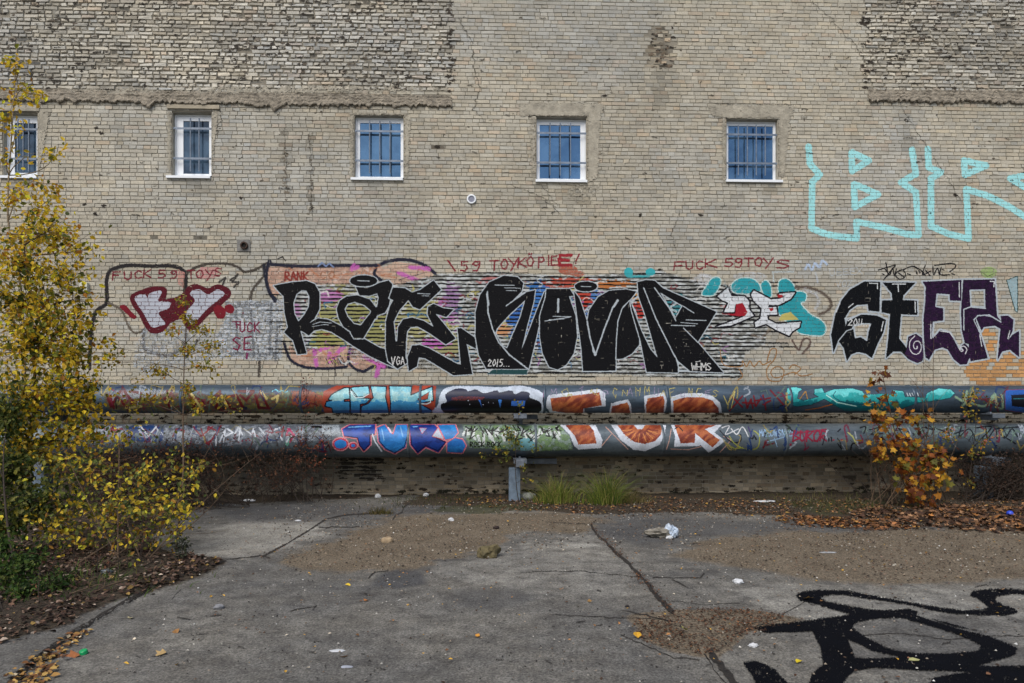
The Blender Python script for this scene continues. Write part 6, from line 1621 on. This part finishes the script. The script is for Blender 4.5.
litter('leaves caught in the slab joint at lower left', 190, [(6,690),(30,664),(78,634),(90,630),(66,650),(44,690)], .045, [(150,116,66),(120,84,54),(170,140,80),(84,60,46),(196,180,150)], (3,3,2,2,1), 205, 1.5)
litter('dry crumbs filling the patch where the paving joint widens', 1500, [(632,616),(690,609),(770,612),(800,618),(740,640),(712,656),(672,650),(640,640)], .020, [(96,66,48),(74,54,42),(124,88,60),(60,46,38)], (3,3,1,2), 206, 3)
litter('brown bits scattered on the bare dirt', 1100, [(270,556),(400,517),(600,516),(520,535),(420,568),(300,572)], .018, BRW, (3,3,1,1,3,1), 207, 6)
litter('brown bits scattered on the dirt at right', 1800, [(672,556),(760,530),(1060,524),(1060,584),(900,586),(770,572)], .022, BRW, (3,3,1,1,3,0), 208, 6)
litter('yellow and pale specks scattered thinly over the concrete', 520, [(190,505),(1030,540),(1040,690),(80,690),(220,560)], .028, [(190,150,60),(150,110,70),(200,190,170),(110,80,60),(70,56,46)], (2,2,1,2,3), 209, 6)
litter('small leaves strewn behind the yellow shrub', 3000, [(200,503),(400,497),(250,500),(175,518),(160,534),(150,550),(60,556),(-60,550),(-60,500)], .045, BRW, (4,3,2,1,3,1), 210, 4)
litter('twigs and crumbs in the diagonal paving joint', 260, [(588,524),(600,530),(640,570),(676,610),(664,610),(630,574)], .022, [(110,76,52),(74,54,42)], (1,1), 211, 1)

def specks(label, n, poly_uv, size, pal, w, seed):
    P = scatter(n, poly_uv, seed, 4); P[:, 2] -= .006
    s_ = size * RNG.uniform(.4, 1.5, n) ; tet = np.array([(1, 0, -.3), (-.5, .9, -.3), (-.5, -.8, -.3), (.1, .1, .9)])
    ang = RNG.uniform(0, 6.28, n); V = np.zeros((n, 4, 3))
    for q in range(4):
        x, y, z = tet[q]; V[:, q, 0] = P[:, 0] + s_ * (x * np.cos(ang) - y * np.sin(ang)); V[:, q, 1] = P[:, 1] + s_ * (x * np.sin(ang) + y * np.cos(ang)); V[:, q, 2] = P[:, 2] + s_ * z * .7
    f = (np.array([(0, 1, 3), (1, 2, 3), (2, 0, 3), (0, 2, 1)])[None] + (np.arange(n) * 4)[:, None, None]).reshape(-1, 3)
    o = mesh_obj('gravel', V.reshape(-1, 3), f, M['litter'], cols=np.repeat(pick(pal, w, n, .2), 4, axis=0)); tag(o, label, 'gravel', kind='stuff')
AREA = [(190,503),(1040,503),(1060,695),(60,695),(230,560)]
specks('pale and dark grit strewn over the concrete', 3400, AREA, .0085, [(170,168,160),(50,48,46),(96,84,72),(140,130,116)], (2,4,2,2), 301)
specks('coarser grit on the bare dirt and along the wall', 3000, [(270,503),(1040,500),(1060,580),(770,575),(640,540),(420,566),(290,570)], .014, [(150,146,136),(60,54,48),(110,92,76),(128,116,100)], (2,4,3,2), 302)
specks('white chips scattered over the concrete', 80, AREA, .011, [(200,202,200)], (1,), 303)

# single leaves and litter one can point at
def one_leaf(u, v, s, c, label, kind='oval', group=None):
    X, Y = on_ground(u, v); z = float(gz_bil(X, Y))
    P = np.array([[float(X), float(Y), z + .012]])
    o = leaf_mesh('fallen_leaf', P, np.array([s]), lin(np.array([c])), M['litter'], None, flat=True, kind=kind, asp=.8)
    tag(o, label, 'leaf', 'single fallen leaves on the concrete')
one_leaf(166, 653, .085, (176,150,104), 'curled tan leaf lying alone on the concrete near the green bottle cap', 'maple')
one_leaf(175, 631, .07, (150,112,70), 'small brown leaf above the curled tan leaf at lower left')
one_leaf(343, 658, .07, (196,140,80), 'orange leaf just right of the pale scrap near the bottom centre-left')
one_leaf(480, 637, .075, (196,140,60), 'small orange leaf alone on the concrete at bottom centre')
one_leaf(364, 602, .06, (200,130,70), 'small orange leaf below the dark stain left of centre')
one_leaf(345, 585, .06, (210,180,60), 'bright yellow leaf left of the dark stain')
one_leaf(638, 640, .08, (196,150,50), 'yellow leaf left of the dirt patch in the joint')
one_leaf(587, 602, .09, (160,126,80), 'tan leaf on the concrete right of centre')
one_leaf(804, 600, .10, (190,150,84), 'tan leaf lying on the upper loop of the black ground tag', 'maple')
one_leaf(1000, 591, .08, (190,150,110), 'pale leaf lying on the black ground tag near the right edge')
one_leaf(686, 632, .07, (176,176,90), 'yellow-green leaf in the dirt patch of the joint')
one_leaf(801, 662, .06, (190,170,40), 'small yellow leaf just left of the black ground tag')
one_leaf(920, 661, .08, (160,160,110), 'pale green leaf on the lower loop of the black ground tag')
one_leaf(78, 655, .11, (150,96,60), 'large brown leaf beside the green bottle cap', 'maple')
one_leaf(130, 620, .06, (190,180,140), 'pale leaf next to the slab joint at left')
def stone(name, label, cat, u, v, s, c, seed, sq=(1, .8, .6), mat=None, lump=.35, sub=3):
    X, Y = on_ground(u, v); z = float(gz_bil(X, Y))
    import bmesh
    bm = bmesh.new(); bmesh.ops.create_icosphere(bm, subdivisions=sub, radius=1)
    for w_ in bm.verts:
        p = w_.co.copy(); n = float(fbm(p.x * 1.7 + seed, p.y * 1.7 + p.z * 2.1, seed)) - .5; n2 = float(fbm(p.x * 5 + seed, p.y * 5 + p.z * 4, seed + 3)) - .5
        w_.co = p * (1 + lump * 2 * n + lump * .6 * n2)
        w_.co.x *= sq[0] * s; w_.co.y *= sq[1] * s; w_.co.z = max(w_.co.z, -.55) * sq[2] * s
    me = bpy.data.meshes.new(name); bm.to_mesh(me); bm.free(); me.materials.append(mat or simple(name + '_stone', c, .9, 0, .4, 25, .6, .004, 90))
    o = bpy.data.objects.new(name, me); COL.objects.link(o); o.location = (float(X), float(Y), z + .42 * sq[2] * s)
    tag(o, label, cat); return o
stone('rock', 'mossy rough lump of rubble on the concrete just left of centre', 'rock', 488, 557, .115, (92, 84, 58), 11, (1, .8, .85), lump=.8)
stone('rock', 'flat tan brick fragment on the bare dirt left of centre', 'rock', 387, 542, .085, (150, 132, 106), 12, (1, .7, .6), lump=.2, sub=2)
stone('rock', 'small dark stone on the bare dirt right of the rubble lump', 'rock', 496, 529, .045, (40, 28, 26), 13)
stone('rock', 'small grey pebble on the concrete at left', 'rock', 219, 609, .045, (120, 122, 126), 14)
stone('rock', 'pale angular block of rubble beside the blue-grey post', 'rock', 528, 500, .16, (136, 140, 134), 15, (1, .7, .55), lump=.25, sub=2)
stone('rock', 'dark brown clod near the upright weed at left', 'rock', 144, 555, .07, (58, 36, 32), 16)
stone('rock', 'broken yellowish brick in the leaves at left', 'rock', 88, 551, .085, (140, 104, 70), 17, (1.2, .7, .6), lump=.15, sub=2)
stone('rock', 'dark pebble at the right of the orange leaf on the centre paving', 'rock', 627, 607, .02, (30, 26, 28), 18)
PW = simple('white_paper', (190, 194, 198), .7, 0, .12, 30, .4, .003, 60)
stone('paper_scrap', 'crumpled white tissue on the concrete right of centre', 'litter', 738, 583, .05, None, 21, (1, .7, .6), PW, .5)
stone('paper_scrap', 'white scrap beside the black splash at lower right', 'litter', 753, 647, .035, None, 22, (1, .6, .5), PW, .5)
stone('paper_scrap', 'white crumpled scrap on the bare dirt above centre', 'litter', 451, 521, .045, None, 23, (1, .6, .7), PW, .5)
stone('paper_scrap', 'flat white scrap near the bottom centre-left', 'litter', 337, 651, .055, None, 24, (1, .5, .12), PW, .3)
stone('paper_scrap', 'grey flat scrap right below the flat white one', 'litter', 347, 667, .04, None, 25, (1, .5, .15), simple('grey_scrap', (150, 156, 168), .6), .3)
stone('paper_scrap', 'small pale scrap at the edge of the concrete at left', 'litter', 298, 521, .05, None, 26, (1, .5, .3), PW, .3)
stone('paper_scrap', 'long white scrap lying under the wall below the crimson tag', 'litter', 765, 503, .16, None, 27, (1.2, .4, .12), PW, .4)
stone('paper_scrap', 'white lump against the wall foot left of the post', 'litter', 378, 498, .06, None, 28, (1, .6, .8), PW, .3)
stone('paper_scrap', 'white lump further right against the wall foot', 'litter', 426, 497.5, .055, None, 29, (1, .6, .8), PW, .3)
stone('paper_scrap', 'white rag lying under the dead weeds at left', 'litter', 248, 502, .11, None, 30, (1.2, .5, .25), PW, .3)
stone('paper_scrap', 'long pale scrap on the slab at right', 'litter', 828, 553, .09, None, 33, (1.2, .35, .08), simple('pale_scrap', (156, 160, 164), .7), .3)
stone('ball', 'small bright blue plastic ball in the leaves at far right', 'ball', 1010, 516, .05, None, 31, (1, 1, .95), simple('blue_plastic', (40, 70, 190), .4, 0, .1), .02)
# crumpled bag: an open-ended shell
X, Y = [float(q) for q in on_ground(661, 537)]
bg_ = thing('plastic_bag', 'crumpled grey and white plastic bag lying on the concrete right of centre', 'bag', (X, Y, 0))
def shell(name, x0, L, R, mat, seed, taper=.3):
    nx, ns = 22, 26; V = []
    for i in range(nx):
        t = i / (nx - 1)
        for j in range(ns):
            a = 2 * math.pi * j / ns
            r = R * (math.sin(math.pi * (.08 + .80 * t)) * (1 - taper) + taper * .4)
            r *= 1 + .7 * (float(vnoise(t * 4 + seed, a * 1.3, seed)) - .5) - .35 * abs(math.sin(a * 3.5 + 5 * float(vnoise(t * 3, a, seed + 7)))) + .3 * (float(vnoise(t * 11, a * 4, seed + 1)) - .5)
            V.append((X + x0 + L * t, Y + 1.0 * r * math.cos(a) - .05 * t, max(.006, .75 * R + .85 * r * math.sin(a) - .02)))
    f = [(i * ns + j, i * ns + (j + 1) % ns, (i + 1) * ns + (j + 1) % ns, (i + 1) * ns + j) for i in range(nx - 1) for j in range(ns)]
    mesh_obj(name, np.array(V), f, mat, bg_, smooth=False)
shell('dirty_side', -.22, .36, .105, simple('dirty_plastic', (118, 114, 104), .5, 0, .5, 14, .3, .006, 40), 5)
shell('clean_flap', .04, .17, .135, simple('pale_plastic', (176, 190, 206), .35, 0, .2, 14, .3, .005, 40), 9)
stone('paper_scrap', 'tiny white scrap at the corner of the plastic bag', 'litter', 669.5, 538.5, .05, None, 32, (1, .6, .5), PW, .5)
# green bottle cap
X, Y = [float(q) for q in on_ground(84, 654)]
z = float(gz_bil(X, Y)); vs = []; n = 28
for (rr, zz) in ((.020, .002), (.0215, .005), (.0205, .022), (.018, .0245), (0.0005, .0245)):
    for k in range(n): vs.append(((rr + (.0012 * (k % 2) if zz < .022 else 0)) * math.cos(2 * math.pi * k / n) * 1.25, (rr + (.0012 * (k % 2) if zz < .022 else 0)) * math.sin(2 * math.pi * k / n) * 1.25, zz * 1.2))
f = [(i * n + k, i * n + (k + 1) % n, (i + 1) * n + (k + 1) % n, (i + 1) * n + k) for i in range(4) for k in range(n)]
bc = mesh_obj('bottle_cap', np.array(vs), f, simple('green_plastic', (20, 150, 90), .35, 0, .1), smooth=False)
bc.location = (X, Y, z); bc.rotation_euler = (.2, -.1, 0)
tag(bc, 'green plastic bottle cap lying by the slab joint at lower left', 'bottle cap')
# crushed dark can in the leaves
stone('crushed_can', 'crushed dark metal can with a pale rim in the leaves at left', 'can', 107, 577, .05, None, 34, (1.2, .8, .6), simple('tin', (110, 116, 124), .35, .7, .5, 30), .3)

grass('grass_tuft', 'thin green weeds growing through the leaves at lower left', 70, 590, 6.7, 1.3, 420, .24, [(78,104,46),(98,120,56),(60,82,38),(130,126,70)], (3,3,2,1), True)
grass('grass_tuft', 'low dry weeds along the foot of the wall at right', 830, 506, 11.9, 2.6, 700, .20, [(96,100,56),(120,112,72),(74,80,44)], (2,2,2), True)
grass('grass_tuft', 'low weeds along the foot of the wall left of the post', 440, 499, 12.3, 2.2, 520, .15, [(70,82,42),(92,92,54),(60,66,38)], (2,2,2), True)
stems('bare_shrub', 'loose bare twigs spreading out of the yellow shrub towards the right', 'shrub', [((150,548,7.7),(262,452,8.3)), ((150,548,7.8),(232,478,8.1)), ((140,548,7.7),(120,430,8.4)), ((120,552,7.6),(60,440,8.2)), ((146,550,7.7),(214,440,8.4)), ((100,556,7.4),(160,505,7.4))], 'bark', .007, twigs=7)
